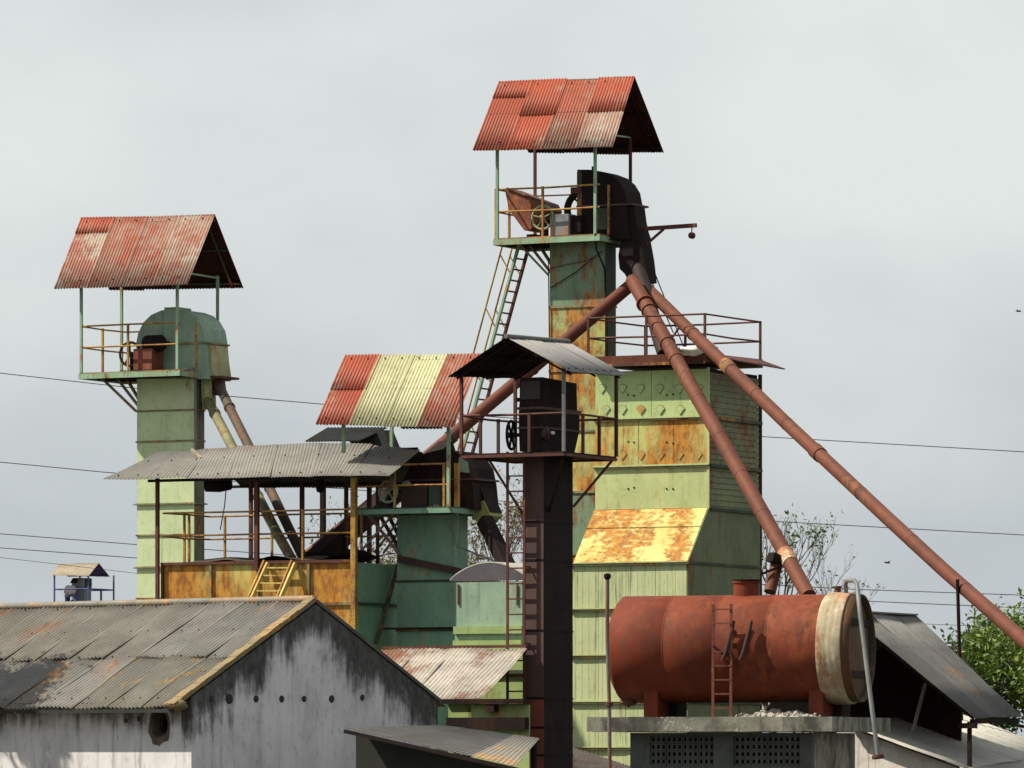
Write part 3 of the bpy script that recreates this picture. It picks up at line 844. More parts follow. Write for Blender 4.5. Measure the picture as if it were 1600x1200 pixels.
def blob(mb, c, r, seed, nu=14, nv=8, amp=.3):
    vs = []
    for j in range(nv + 1):
        ph = PI * j / nv
        for i in range(nu):
            t = 2 * PI * i / nu
            d = Vector((math.sin(ph) * math.cos(t), math.sin(ph) * math.sin(t), math.cos(ph)))
            k = 1 + amp * mnoise.noise(d * 1.7 + Vector((seed, seed * .7, 0)))
            vs.append((c[0] + d.x * r[0] * k, c[1] + d.y * r[1] * k, c[2] + d.z * r[2] * k))
    fs = [(j * nu + i, j * nu + (i + 1) % nu, (j + 1) * nu + (i + 1) % nu, (j + 1) * nu + i) for j in range(nv) for i in range(nu)]
    mb.add(vs, fs, True)
cpt = C.w((-.12, -.22, zr0 + .20))
blob(sk, cpt + Vector((-.12, 0, .05)), (.36, .18, .11), 3, amp=.5)
blob(sk, cpt + Vector((.22, .02, .06)), (.18, .16, .15), 8, amp=.6)
solo('white_sack', sk, SACK, 'crumpled white sack lying on the dryer roof edge', 'sack', cpt)
# roof rail
zf = zr0 + .2
cs = [(xl - .05, -.25, zf), (.03, -.25, zf), (.03, bd + .0, zf + .02), (xl - .05, bd, zf + .02)]
hs = (.42, .86)
railing(TC, cs, ((0, 1), (1, 2), (2, 3), (0, 3)), hs, MAROON, .022, [cs[0], cs[1], cs[2], cs[3], lerp(cs[0], cs[1], .5), lerp(cs[3], cs[2], .35)])
obj('rail_brace', MB().beam(Vector(cs[3]) + Vector((.2, 0, 0)), Vector(cs[3]) + Vector((.9, 0, .86)), .035), MAROON, TC)

# ================================================================== DARK BROWN TOWER IN FRONT
E = Frame(820, 114, TH)
TE = thing('elevator_tower', 'slim dark brown elevator tower in front centre with grey roof and black head', 'elevator tower', E.loc, E.rz, 'bucket elevator towers')
x1 = E.p(850, 800, 0).x
y1 = E.q(895, 800, x1).y
vsE = [708, 815, 875, 985, 1091, 1137, 1180]
zs = [E.z(v, x1, 0) for v in vsE] + [2.2, 1.0, 0]
for i in range(len(zs) - 1):
    za, zb_ = zs[i] - .012, zs[i + 1] + .012
    fm = (BROWNT, BROWNR if i == 99 else BROWNT, BROWNT, BROWNT, BROWNR, BROWNR)[min(i, 5)]
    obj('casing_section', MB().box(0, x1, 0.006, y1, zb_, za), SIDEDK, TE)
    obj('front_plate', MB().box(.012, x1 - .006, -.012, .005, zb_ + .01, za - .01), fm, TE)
for z in zs[1:-1]:
    obj('flange', MB().box(-.012, x1 + .012, -.022, y1 + .012, z - .014, z + .014), SIDEDK, TE)
pf, pb = -.5, 1.85
px0, px1 = E.p(721, 708, pf).x, E.p(881, 708, pf).x
zt, zb = E.z(705, px1, pf), E.z(712, px1, pf)
plat = obj('platform', MB().box(px0, px1, pf, pb, zt - .03, zt), DARK, TE)
for yy in (pf, pb):
    obj('edge_channel', MB().box(px0 - .01, px1 + .01, yy - .025, yy + .025, zb, zt - .032), MAROON, plat)
for xx in (px0, px1):
    obj('edge_channel', MB().box(xx - .025, xx + .025, pf + .03, pb - .03, zb, zt - .032), MAROON, plat)
cs = [(px0, pf, zt), (px1, pf, zt), (px1, pb, zt), (px0, pb, zt)]
hs = [E.z(645, px1, pf) - zt]
railing(TE, cs, ((0, 1), (1, 2), (2, 3), (0, 3)), hs, MAROON, .024, [(E.p(827, 660, pf).x, pf, zt), lerp(cs[1], cs[2], .36), lerp(cs[1], cs[2], .67), lerp(cs[0], cs[3], .35), lerp(cs[0], cs[3], .68), cs[2]])
tops = {0: 592, 1: 584, 2: 590, 3: 592}
for k, (x, y, z) in enumerate(cs):
    obj('roof_post', MB().beam((x, y, z), (x, y, E.z(tops[k], x, y) + .12), .06), MAROON if k != 1 else STEEL, TE)
obj('strut', MB().beam(Vector((px1 - .05, pb - .1, zb)), Vector((x1 + .01, y1, E.z(792, x1, y1))), .05), MAROON, TE)
obj('strut', MB().beam(Vector((px0 + .3, pf + .6, zb)), Vector((-.01, .5, E.z(835, 0, .5))), .05), MAROON, TE)
obj('strut', MB().beam(Vector((px1 - .03, pf + .05, zb)), Vector((x1 + .01, .2, E.z(800, x1, .2))), .045), DARK, TE)
# roof: ridge runs away from the camera; build as gable with swapped axes
bF, bR_ = -.88, 1.86
ap_f, ap_r = E.p(792, 527, bF), E.p(887, 535, bR_)
le_f, le_r = E.p(701, 589, bF), E.p(806, 591, bR_)
re_f, re_r = E.p(894, 582, bF), E.p(980, 588, bR_)
gable_roof(TE, ap_f, ap_r, re_f, re_r, le_f, le_r, [mat('smooth_grey_sheet', (.205, .20, .205), (.165, .16, .165), rust=.05, dirt=.25, streak=.3, objvar=.3)] * 4, [DARK] * 4, frame_mat=DARK, pitch=.055, amp=.006)
obj('ridge_cap', MB().path([ap_f + Vector((0, -.05, .02)), ap_r + Vector((0, .05, .02))], .05, 6), GALV, TE)
# head box
hz = lambda v: E.z(v, x1, .3)
hx0, hx1 = E.p(812, 640, -.1).x, E.p(846, 640, -.1).x + .02
side = [(-.1, hz(706)), (-.14, hz(672)), (-.14, hz(640)), (-.1, hz(628)), (-.1, hz(591)), (1.42, hz(594)), (1.45, hz(635)), (1.55, hz(645)), (1.55, hz(668)), (1.32, hz(706))]
hd = obj('head_box', MB().prism(side, hx0, hx1, 'x'), DARK, TE)
obj('front_panel', MB().box(hx0 + .04, hx1 - .04, -.125, -.102, hz(625), hz(597)), mat('sooty_panel', (.040, .032, .033), rust=0), hd)
obj('flange', MB().box(hx0 - .03, hx1 + .03, -.16, 1.58, hz(641), hz(637)), BROWNT, hd)
obj('flange', MB().box(hx0 - .02, hx1 + .02, -.16, 1.58, hz(671), hz(668)), BROWNT, hd)
for k in range(3):
    obj('lug', MB().box(hx0 - .08, hx0 - .01, -.1 + .5 * k, 0 + .5 * k, hz(628), hz(622)), DARK, hd)
bl = E.p(849, 676, pf + .3)
obj('shaft_bearing', MB().lathe((hx1, .0, bl.z), (1, 0, 0), [(.001, 0), (.14, 0), (.14, .05), (.05, .06), (.05, .16), (.001, .16)], 14), BROWNT, hd)
obj('bright_shaft_end', MB().lathe((hx1 + .161, .0, bl.z), (1, 0, 0), [(.035, 0), (.035, .05), (.001, .055)], 10), SACK, hd)
flywheel(TE, E.p(799, 680, .1), (1, .15, 0), .28, DARK, 6)
obj('wheel_shaft', MB().tube(E.p(799, 680, .1), Vector((hx0, .1, E.p(799, 680, .1).z)), .04), DARK, TE)
# fixed ladder
LA = thing('fixed_ladder', 'narrow vertical rung ladder fixed in front of the dark brown tower', 'ladder', E.w((E.p(806, 1190, -.16).x, -.16, E.z(1186, 0, -.16))), E.rz)
o_ = E.l(LA.location)
la, lb = E.p(793, 1186, -.16), E.p(819, 1186, -.16)
ht = E.z(705, 0, -.16) - la.z
for p in (la, lb):
    q = p - o_
    obj('stringer', MB().beam(q, q + Vector((0, 0, ht)), .05, .03), MAROON, LA)
nr = 20
for k in range(nr):
    z = ht * (k + .4) / nr
    obj('rung', MB().beam(la - o_ + Vector((0, 0, z)), lb - o_ + Vector((0, 0, z)), .03), MAROON, LA)
for k in range(4):
    z = ht * (k + .5) / 4
    q = lb - o_ + Vector((0, 0, z))
    obj('wall_bracket', MB().beam(q, q + Vector((.05, .16, 0)), .03), MAROON, LA)

# ================================================================== RUSTED BIN WITH SHELTER
G = Frame(255, 121, TH)
TG = thing('storage_bin', 'orange rusted square grain bin on the left under the long grey shelter roof', 'grain bin', G.loc, G.rz)
xr = G.p(555, 900, 0).x
yb = G.q(625, 930, xr).y
zt = G.z(877, xr, 0)
z1 = G.z(943, xr, 0)
us = (255, 330, 403, 483, 555)
gx = [G.p(u, 900, 0).x for u in us]
rows = [zt, z1, 3.6, 2.2, 1.0, 0]
for r in range(5):
    for i in range(4):
        obj('front_panel', MB().box(gx[i] + .01, gx[i + 1] - .01, 0, .03, rows[r + 1] + .02, rows[r] - .02), G_BIN if r == 0 or i == 3 else G_RUSTY, TG)
for i, x in enumerate(gx):
    obj('stiffener', MB().box(x - .03, x + .03, -.05, -.002, 0, zt), MAROON if i in (0,) else G_BAND, TG)
for z in rows[1:-1]:
    obj('front_band', MB().box(0.04, xr - .04, -.04, -.002, z - .03, z + .03), G_BAND, TG)
obj('top_rim', MB().box(-.03, xr + .03, -.06, .03, zt - .018, zt + .04), MAROON, TG)
for r in range(5):
    obj('side_panel', MB().box(xr - .03, xr, .032, yb, rows[r + 1] + .02, rows[r] - .02), G_TEAL, TG)
for z in rows[1:-1]:
    obj('side_band', MB().box(xr - .03, xr + .05, .032, yb, z - .03, z + .03), G_DARK, TG)
obj('back_wall', MB().box(0, xr - .032, yb - .03, yb, 0, zt), G_TEAL, TG)
obj('left_wall', MB().box(-.0, .03, .032, yb - .032, 0, zt), G_TEAL, TG)
obj('side_brace', MB().beam(G.q(622, 882, xr + .08), G.q(588, 1005, xr + .08), .08, .05), G_DARK, TG)
obj('inner_deck', MB().box(.032, xr - .032, .034, yb - .034, zt - .25, zt - .2), DARK, TG)
# heaped husk
hp = MB()
n = 26
for i in range(n + 1):
    for j in range(13):
        x = xr * i / n; y = .05 + (yb - .1) * j / 12
        h = .10 * math.sin(PI * i / n) + .16 * mnoise.noise(Vector((x * 1.3, y * 1.3, 2))) + .22 * math.exp(-((x - xr * .97) ** 2) / .25)
        hp.v.append((min(max(x, .04), xr - .04), y, zt + max(-.15, h - .02)))
for i in range(n):
    for j in range(12):
        a = i * 13 + j
        hp.f.append((a, a + 13, a + 14, a + 1)); hp.sm.append(False)
husk = obj('grain_heap', hp, GRAIN)
husk.location = G.loc; husk.rotation_euler = (0, 0, G.rz); husk['kind'] = 'stuff'
tag(husk, 'dark heap of grain husk filling the top of the rusted bin', 'grain heap')
obj('vent_box', MB().box(G.p(356, 870, .9).x, G.p(373, 870, .9).x, .8, 1.2, zt - .2, zt + .16), DARK, TG)
# railing round the bin top
cs = [(0, 0, zt), (xr, 0, zt), (xr, yb, zt), (0, yb, zt)]
hs = (G.z(838, 0, 0) - zt, G.z(802, 0, 0) - zt)
railing(TG, cs, ((0, 1), (0, 3), (2, 3)), hs, YELLOW, .02, [lerp(cs[0], cs[1], .73), lerp(cs[3], cs[2], .08), lerp(cs[3], cs[2], .33), lerp(cs[3], cs[2], .8), lerp(cs[0], cs[3], .55), lerp(cs[0], cs[3], .45)])
# shelter roof
TS = thing('shelter_roof', 'long low grey corrugated shelter roof on posts over the rusted bin', 'shelter', G.loc, G.rz)
ev = [(161, 749), (226, 748), (290, 747), (355, 746.5), (420, 746), (485, 745), (545, 744), (604, 743)]
rv = [(247, 707), (280, 706), (322, 702), (372, 697), (432, 694), (500, 692), (580, 695), (655, 704)]
yE, yR, yB = -.5, 1.05, 2.55
E_ = [G.p(u, v, yE) for u, v in ev]
R_ = [G.p(u, v, yR) for u, v in rv]
B_ = [Vector((r.x + .02, yB, G.z(762, r.x, yB) + .0)) for r in R_]
fr = MB()
for y, z in ((yE + .15, G.z(746, 2, yE)), (yR, G.z(700, 2, yR) - .08), (yB - .15, G.z(757, 2, yB))):
    fr.beam((E_[1].x, y, z - .02), (E_[-1].x - .1, y, z - .02), .05, .06)
sr = obj('roof_frame', fr, DARK, TS)
for i in range(7):
    up = Vector((0, 0, .008 * (i % 2)))
    j = Vector((0, random.uniform(-.05, .05), 0))
    obj('roof_sheet', MB().sheet(E_[i] + up + j, E_[i + 1] + up + Vector((.04, 0, 0)) + j, R_[i + 1] + up + Vector((.04, 0, random.uniform(-.01, .01))), R_[i] + up, .076, .008, rows=3, jit=.012), GALVS, sr)
    if i > 1:
        obj('roof_sheet', MB().sheet(B_[i], B_[i + 1] + Vector((.04, 0, 0)), R_[i + 1] + Vector((.04, .02, -.02)), R_[i] + Vector((0, .02, -.02)), .076, .010), GALVD, sr)
sb = MB()
for t, k in ((.1, 14), (.62, 9)):
    for i in range(k):
        q = (i + .5) / k * 6.99
        a = int(q); f = q - a
        p = (E_[a].lerp(E_[a + 1], f)).lerp(R_[a].lerp(R_[a + 1], f), t) + Vector((0, 0, .015))
        sb.lathe(p, (0, -.3, 1), [(.018, 0), (.015, .02), (.002, .03)], 6, False)
obj('roof_bolts', sb, DARK, sr, kind='stuff')
obj('loose_batten', MB().beam(G.p(300, 702, .75), G.p(314, 716, .55), .06, .04), mat('tan_timber', (.38, .30, .2)), TS)
obj('rust_patch_sheet', MB().sheet(G.p(292, 716, .72), G.p(330, 711, .8), G.p(350, 703, 1.05), G.p(300, 706, 1.03)), mat('orange_scrap_sheet', (.19, .10, .05), rust=.5), sr)
for u, y, m, vb, w in ((248, -.03, MAROON, 990, .07), (403, -.03, MAROON, 880, .09), (555, -.03, YELLOW, 1000, .11), (392, 2.0, MAROON, 878, .07), (472, 2.0, MAROON, 870, .08), (541, 2.0, MAROON, 870, .07), (577, 2.0, MAROON, 870, .08), (590, 1.4, MAROON, 870, .06)):
    x = G.p(u, 800, y).x
    obj('post', MB().beam((x, y - .05 if y < 0 else y, zt - .15 if u != 248 and u != 555 else 0.0), (x, y - .05 if y < 0 else y, G.z(744 if y < 0 else 752, x, y)), w), m, TS)
obj('lamp_hood', MB().lathe(G.p(500, 748, .6), (0, 0, -1), [(.02, 0), (.09, .02), (.10, .16), (.07, .27), (.001, .30)], 12), DARK, TS)
obj('hanging_wire', MB().path([G.p(351, 752, .4), G.p(353, 768, .4), G.p(351, 790, .4), G.p(344, 828, .4)], .012, 5), DARK, TS)
obj('hanging_drum', MB().lathe(G.p(322, 757, .9), (1, .2, 0), [(.001, 0), (.16, 0), (.17, .3), (.12, .55), (.001, .55)], 12), DARK, TS)
# yellow ladder leaning on the bin front
LB = thing('short_ladder', 'short yellow ladder leaning on the rusted bin front', 'ladder', G.w((G.p(420, 950, -.6).x, -.6, G.z(960, 2, -.6))), G.rz)
o_ = G.l(LB.location)
for (ub, ut) in ((382, 420), (427, 463)):
    for dx, m in ((0, YLADDER), (-6, YELLOW)):
        obj('stringer' if not dx else 'side_rail', MB().beam(G.p(ub + 4 + dx, 952, -.60) - o_, G.p(ut - 1 + dx, 880, -.08) - o_ + Vector((0, 0, .06 if dx else 0)), .05, .09 if not dx else .04), m, LB)
for k in range(6):
    t = (k + .4) / 6
    a = lerp(G.p(386, 952, -.6), G.p(419, 880, -.08), t) - o_; b = lerp(G.p(431, 952, -.6), G.p(462, 880, -.08), t) - o_
    obj('rung', MB().beam(a, b, .05, .03), YLADDER, LB)

# ================================================================== SHORT TOWER IN THE MIDDLE
M = Frame(627, 119.8, TH)
TM = thing('elevator_tower', 'short teal elevator tower in the middle under a red and cream striped roof', 'elevator tower', M.loc, M.rz, 'bucket elevator towers')
x1 = M.p(714, 900, 0).x
y1 = M.q(731, 900, x1).y
zs = [M.z(v, x1, 0) for v in (802, 907, 984, 1060)] + [3.0, 1.5, 0]
casing(TM, -.10, x1, 0, y1, zs, G_TEAL, G_DARK, fh=.05)
obj('corner_angle', MB().box(x1 - .05, x1 + .012, -.018, -.001, zs[3], zs[0]), G_TEALL, TM)
pf, pb = -1.0, .95
px0, px1 = M.p(556, 798, pf).x, M.p(704, 798, pf).x
zt, zb = M.z(791, px1, pf), M.z(801, px1, pf)
plat = obj('platform', MB().box(px0, px1, pf, pb, zt - .03, zt), G_DARK, TM)
for yy in (pf, pb):
    obj('edge_channel', MB().box(px0 - .01, px1 + .01, yy - .03, yy + .03, zb, zt - .032), G_TEAL, plat)
for xx in (px0, px1):
    obj('edge_channel', MB().box(xx - .03, xx + .03, pf + .032, pb - .032, zb, zt - .032), G_TEAL, plat)
for u, y in ((575, -.4), (592, .2), (606, .6)):
    obj('strut', MB().beam(M.p(u, 803, y), Vector((-.02, max(0, y * .6), M.z(868, 0, 0))), .06), STEEL if y < 0 else MAROON, TM)
    obj('strut', MB().beam(M.p(u + 40, 803, y), Vector((-.75, y, M.z(862, 0, 0))), .04), STEEL, TM)
rY = .0
for u, vt, y, vb in ((537, 664, pf - .05, 708), (701, 664, pf - .05, 792), (612, 668, pb, 792)):
    x = M.p(u, 700, y).x
    obj('roof_post', MB().beam((x, y, M.z(vb, x, y)), (x, y, M.z(vt, x, y) + .25), .065), G_POST, TM)
gable_roof(TM, M.p(541, 556, rY), M.p(754, 553, rY), M.p(494, 664, -1.42), M.p(706, 668, -1.42), M.p(590, 671, 1.4), M.p(800, 671, 1.4),
           [[S_RED, S_RED], [S_CREAM], [S_CREAM], [S_FADE], ], [], courses=(.52,), frame_mat=DARK)
rb0, rb1 = M.p(578, 555, rY), M.p(640, 555, rY)
mb0, mb1 = M.p(627, 670, 1.4), M.p(690, 670, 1.4)
bkf = obj('rear_roof', MB().beam(lerp(mb0, rb0, .1) - Vector((0, 0, .06)), lerp(mb1, rb1, .1) - Vector((0, 0, .06)), .04), DARK, TM)
for i in range(2):
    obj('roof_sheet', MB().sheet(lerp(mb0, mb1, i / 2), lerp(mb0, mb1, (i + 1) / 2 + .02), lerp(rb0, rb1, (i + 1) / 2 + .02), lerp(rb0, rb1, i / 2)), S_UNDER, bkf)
# dark head
hy0, hy1 = -.25, .85
out = [(626, 796), (632, 745), (645, 722), (665, 708), (690, 702), (708, 704), (722, 713), (733, 730), (738, 755), (742, 796)]
o2 = [(M.p(u, v, hy0).x, M.p(u, v, hy0).z) for u, v in out]
hood = obj('head_hood', MB().prism(o2, hy0, hy1, 'y'), DARK, TM)
obj('flange', MB().box(o2[1][0] - .03, o2[8][0] + .05, hy0 - .03, hy1 + .03, M.z(752, 1, 0), M.z(749, 1, 0)), BROWNT, hood)
obj('teal_patch_plate', MB().hexa([M.p(716, 737, hy0 - .02), M.p(734, 739, hy0 - .02), M.p(734, 739, hy0 + .3) , M.p(716, 737, hy0 - .004), M.p(717, 714, hy0 - .02), M.p(731, 722, hy0 - .02), M.p(731, 722, hy0 + .3), M.p(717, 714, hy0 - .004)]), G_TEALL, hood)
sx = [(734, 744), (746, 748), (757, 780), (766, 800), (758, 815), (738, 812)]
s2 = [(M.p(u, v, .1).x, M.p(u, v, .1).z) for u, v in sx]
obj('discharge_spout', MB().prism(s2, .1, .65, 'y'), DARK, TM)
obj('spout_elbow', MB().prism([(M.p(u, v, .1).x, M.p(u, v, .1).z) for u, v in ((738, 790), (757, 782), (768, 806), (752, 818), (742, 812))], .05, .62, 'y'), mat('olive_elbow_paint', (.24, .27, .09), rust=.2), TM)
cs = [(px0, pf + .02, zt), (px1 - .02, pf + .02, zt), (px1, pb - .02, zt), (px0, pb - .02, zt)]
railing(TM, cs, ((0, 1),), (M.z(757, px1, pf) - zt, M.z(724, px1, pf) - zt), YELLOW, .02, [(M.p(693, 757, pf).x, pf + .02, zt), (M.p(616, 757, pf).x, pf + .02, zt)])
obj('rail_post', MB().beam((M.p(714, 757, pf + .4).x, pf + .4, zt), (M.p(714, 757, pf + .4).x, pf + .4, M.z(722, px1, pf)), .09), YELLOW, TM)
D3 = thing('drive_motor', 'brown drive box and handwheel in shadow on the short middle tower', 'motor', M.w((M.p(655, 792, -.6).x, -.6, zt)), M.rz)
obj('motor_box', MB().box(-.32, .28, -.2, .22, .02, .46), mat('brown_motor_paint', (.035, .016, .013), rust=.2, ra=(.06, .025, .015)), D3)
obj('rear_box', MB().box(.3, .55, -.15, .25, .0, .48), G_DARK, D3)
obj('cap', MB().lathe((-.25, -.1, .461), (0, 0, 1), [(.10, 0), (.10, .06), (.06, .09), (.001, .10)], 12), STEEL, D3)
flywheel(D3, (-.62, -.2, .34), (.1, 1, 0), .22, G_POST, 5)
obj('shaft', MB().tube((-.62, -.2, .34), (-.3, 0, .34), .03), DARK, D3)
obj('stand', MB().box(-.66, -.56, -.12, .05, 0, .3), DARK, D3)
# conveyor tie beams on the casing front
obj('dark_beam', MB().beam(M.p(622, 873, -.10), M.p(722, 894, -.10), .10, .14), mat('dark_red_beam', (.05, .025, .022)), TM)
obj('tie_rail', MB().beam(M.p(560, 983, -.10), M.p(712, 981, -.10), .04), DARK, TM)
obj('guy_rod', MB().path([M.p(716, 797, -.12), M.p(716, 858, -.08), M.p(700, 820, -.1)], .018, 5), G_TEALL, TM)
obj('guy_rod', MB().path([M.p(718, 855, -.1), M.p(775, 878, .2), M.p(812, 882, .4)], .018, 5), STEEL, TM)

# small dark ventilator canopy poking through the grey roof
V = Frame(560, 123.5, TH)
TV = thing('roof_ventilator', 'small black roof ventilator canopy behind the grey shelter roof ridge', 'ventilator', V.loc, V.rz)
obj('hood_box', MB().hexa([V.p(545, 716, 0), V.p(612, 716, 0), V.p(632, 716, .8), V.p(565, 716, .8), V.p(548, 672, 0), V.p(600, 672, 0), V.p(614, 672, .8), V.p(562, 672, .8)]), mat('black_sheet', (.02, .022, .024), rust=.1), TV)
obj('lean_sheet', MB().sheet(V.p(476, 690, -.5), V.p(560, 689, -.5), V.p(606, 668, .3), V.p(512, 668, .3)), MATS['black_sheet'], TV)
obj('stub_post', MB().box(-1.0, -.9, 0.1, .2, 8, V.z(690, 0, 0)), DARK, TV)

# ================================================================== ARCHED BIN
Nf = Frame(713, 117.3, TH)
TN = thing('arched_bin', 'small mint green bin with an arched tin roof left of the dark brown tower', 'bin', Nf.loc, Nf.rz)
xr = Nf.p(816, 950, 0).x
yb = 1.9
zt, z0 = Nf.z(908, xr, 0), Nf.z(978, xr, 0)
obj('front_wall', MB().box(0.003, xr - .003, 0, .04, z0, zt), G_TEALL, TN)
obj('side_wall', MB().box(xr - .04, xr, .042, yb, 0, zt), G_BRIGHT, TN)
obj('left_wall', MB().box(0, .04, .042, yb, 0, zt), G_TEAL, TN)
arc = []
for k in range(15):
    t = k / 14
    x = -.14 + (xr + .28) * t
    arc.append((x, zt + .02 + Nf.z(880, 0, 0) * 0 + (Nf.z(883, 0, 0) - zt) * math.sin(PI * t) ** .8))
obj('gable_tympanum', MB().prism(arc, -.012, .03, 'y'), mat('purple_grey_tin', (.085, .08, .095), (.06, .055, .068)), TN)
rv = MB()
vs, fs = [], []
for y in (-.015, yb + .1):
    for lay in (0, .03):
        for (x, z) in arc:
            vs.append((x, y, z + .012 + lay))
n = len(arc)
for i in range(n - 1):
    fs += [(i, i + 1, 2 * n + i + 1, 2 * n + i), (n + i + 1, n + i, 3 * n + i, 3 * n + i + 1), (i + 1, i, n + i, n + i + 1), (2 * n + i, 2 * n + i + 1, 3 * n + i + 1, 3 * n + i)]
rv.add(vs, fs)
obj('arched_roof', rv, GALVW, TN)
for v0, v1, out_, m in ((978, 990, .10, G_BRIGHT), (990, 1000, .02, G_TEALL), (1000, 1008, .12, G_BRIGHT)):
    obj('ledge', MB().box(-.02, xr + .03, -out_, .04, Nf.z(v1, xr, 0) + .004, Nf.z(v0, xr, 0)), m, TN)
obj('lower_front', MB().box(.06, xr - .003, .05, .09, 0, Nf.z(1008, xr, 0)), G_BRIGHT, TN)
for u in (716, 808):
    obj('hinge_strip', MB().beam(Nf.p(u, 913, -.02), Nf.p(u, 945, -.02), .035, .02), MAROON, TN)

# ================================================================== SPOUT PIPES
def pipe(name, pts, r, m, label, flanges=(), group='spout pipes'):
    mb = MB().path(pts, r, 14)
    T = thing(name, label, 'pipe', pts[-1], 0, group)
    o_ = Vector(pts[-1])
    mb.v = [tuple(Vector(v) - o_) for v in mb.v]
    obj('pipe_body', mb, m, T)
    p0, p1 = Vector(pts[0]), Vector(pts[-1])
    for f in flanges:
        q = min(f[0] * (len(pts) - 1), len(pts) - 1.001)
        a_ = Vector(pts[int(q)]); b_ = Vector(pts[int(q) + 1])
        c = a_.lerp(b_, q - int(q)) - o_
        d = (b_ - a_).normalized()
        L = f[1]
        obj('pipe_collar', MB().lathe(c - d * L / 2, d, [(r * .99, 0), (r * f[2], .0), (r * f[2], L), (r * .99, L)], 16, False), f[3] if len(f) > 3 else m, T)
    return T
def strip(p0, p1, n=6, sag=.0):
    return [lerp(p0, p1, i / n) + Vector((0, 0, -sag * math.sin(PI * i / n))) + (Vector((random.uniform(-.012, .012), 0, random.uniform(-.02, .012))) if 0 < i < n else Vector((0, 0, 0))) for i in range(n + 1)]
pipe('spout_pipe', strip(W(986, 445, 130.25), W(478, 872, 126.5)), .145, RED_PIPE, 'rust red pipe sloping left from the tallest tower down behind the grey canopy roof', [(.31, .06, 1.12), (.56, .1, 1.14, BROWNT)])
PC = pipe('spout_pipe', strip(W(988, 438, 129.4), W(1264, 932, 117.5)), .158, RED_PIPE, 'thick rust red pipe running steeply down across the green dryer to the tank', [(.08, .05, 1.32), (.105, .03, 1.2), (.215, .05, 1.15), (.27, .03, 1.12), (.40, .04, 1.03), (.52, .04, 1.03), (.64, .04, 1.03), (.76, .04, 1.03), (.89, .45, 1.08, WHITEP)])
pipe('spout_pipe', (lambda a: a + strip(a[-1], W(2140, 1490, 93.5), 6, .05)[1:])(strip(W(1012, 452, 129.8), W(1660, 1054, 108), 8, .12)), .140, RED_PIPE, 'longest rust red pipe slanting right across the sky beyond the dryer', [(.1286, .42, 1.10, mat('brown_collar', (.13, .07, .035), rust=.4)), (.26, .35, 1.16), (.171, .05, 1.04), (.074, .05, 1.08), (.217, .04, 1.03), (.32, .05, 1.04), (.389, .04, 1.03), (.457, .04, 1.03), (.58, .04, 1.03), (.72, .04, 1.03), (.86, .04, 1.03)])
pipe('spout_pipe', strip(W(995, 412, 130.2), W(1038, 553, 128.0)), .165, mat('dark_rust_pipe', (.022, .010, .009), rust=.15, ra=(.04, .016, .01), rb=(.02, .01, .008)), 'short dark pipe dropping from the tallest tower into the dryer roof', [])
# branch on the central pipe
br = MB().path([W(1216, 872, 118.9), W(1203, 925, 118.6)], .13, 12)
TBp = thing('branch_pipe', 'short red branch pipe with a black valve box beside the thick pipe', 'pipe', W(1203, 925, 118.6))
o_ = W(1203, 925, 118.6)
br.v = [tuple(Vector(v) - o_) for v in br.v]
obj('pipe_body', br, RED_PIPE, TBp)
obj('valve_box', MB().beam(W(1204, 870, 118.7) - o_, W(1226, 880, 118.9) - o_, .2, .2), DARK, TBp)
obj('valve_arm', MB().beam(W(1190, 897, 118.6) - o_, W(1222, 884, 118.6) - o_, .05), DARK, TBp)
# support post of the long pipe
sp0, sp1 = W(1512, 1110, 112.3), W(1496, 905, 112.3)
sp0.z = 0
solo('pipe_prop', MB().tube(sp0, sp1, .04, .035, 8), DARK, 'thin dark pole propping the long pipe near the green tree', 'pole', sp0)
# two green chutes from the left tower into the bin
pipe('chute_pipe', strip(W(323, 622, 127.6), W(456, 874, 120.6)), .108, mat('yellow_green_chute', (.17, .165, .085), (.12, .115, .06), rust=.30, rscale=2, ra=(.2, .09, .03), dirt=.45), 'yellow green chute pipe, left one of the pair below the left tower head', [(.1, .08, 1.18), (.62, .06, 1.12)], 'green chutes into the bin')
pipe('chute_pipe', strip(W(344, 606, 127.3), W(474, 872, 120.9)), .105, mat('brown_green_chute', (.06, .05, .035), (.045, .032, .024), rust=.3, rscale=2, ra=(.12, .055, .028), dirt=.4), 'brown green chute pipe, right one of the pair below the left tower head', [(.12, .08, 1.2), (.6, .06, 1.12)], 'green chutes into the bin')
# dark conveyor trough below the shelter
t0, t1 = W(700, 700, 124.6), W(492, 874, 120.7)
tr = MB().beam(t0, t1, .36, .34)
solo('conveyor_trough', tr, DARK, 'dark steel conveyor trough slanting under the right end of the grey roof', 'conveyor', t1)
ch0, ch1 = W(757, 812, 118.6), W(800, 900, 117.8)
solo('short_chute', MB().beam(ch0, ch1, .26, .26), DARK, 'short dark chute falling from the short middle tower head', 'chute', ch1)

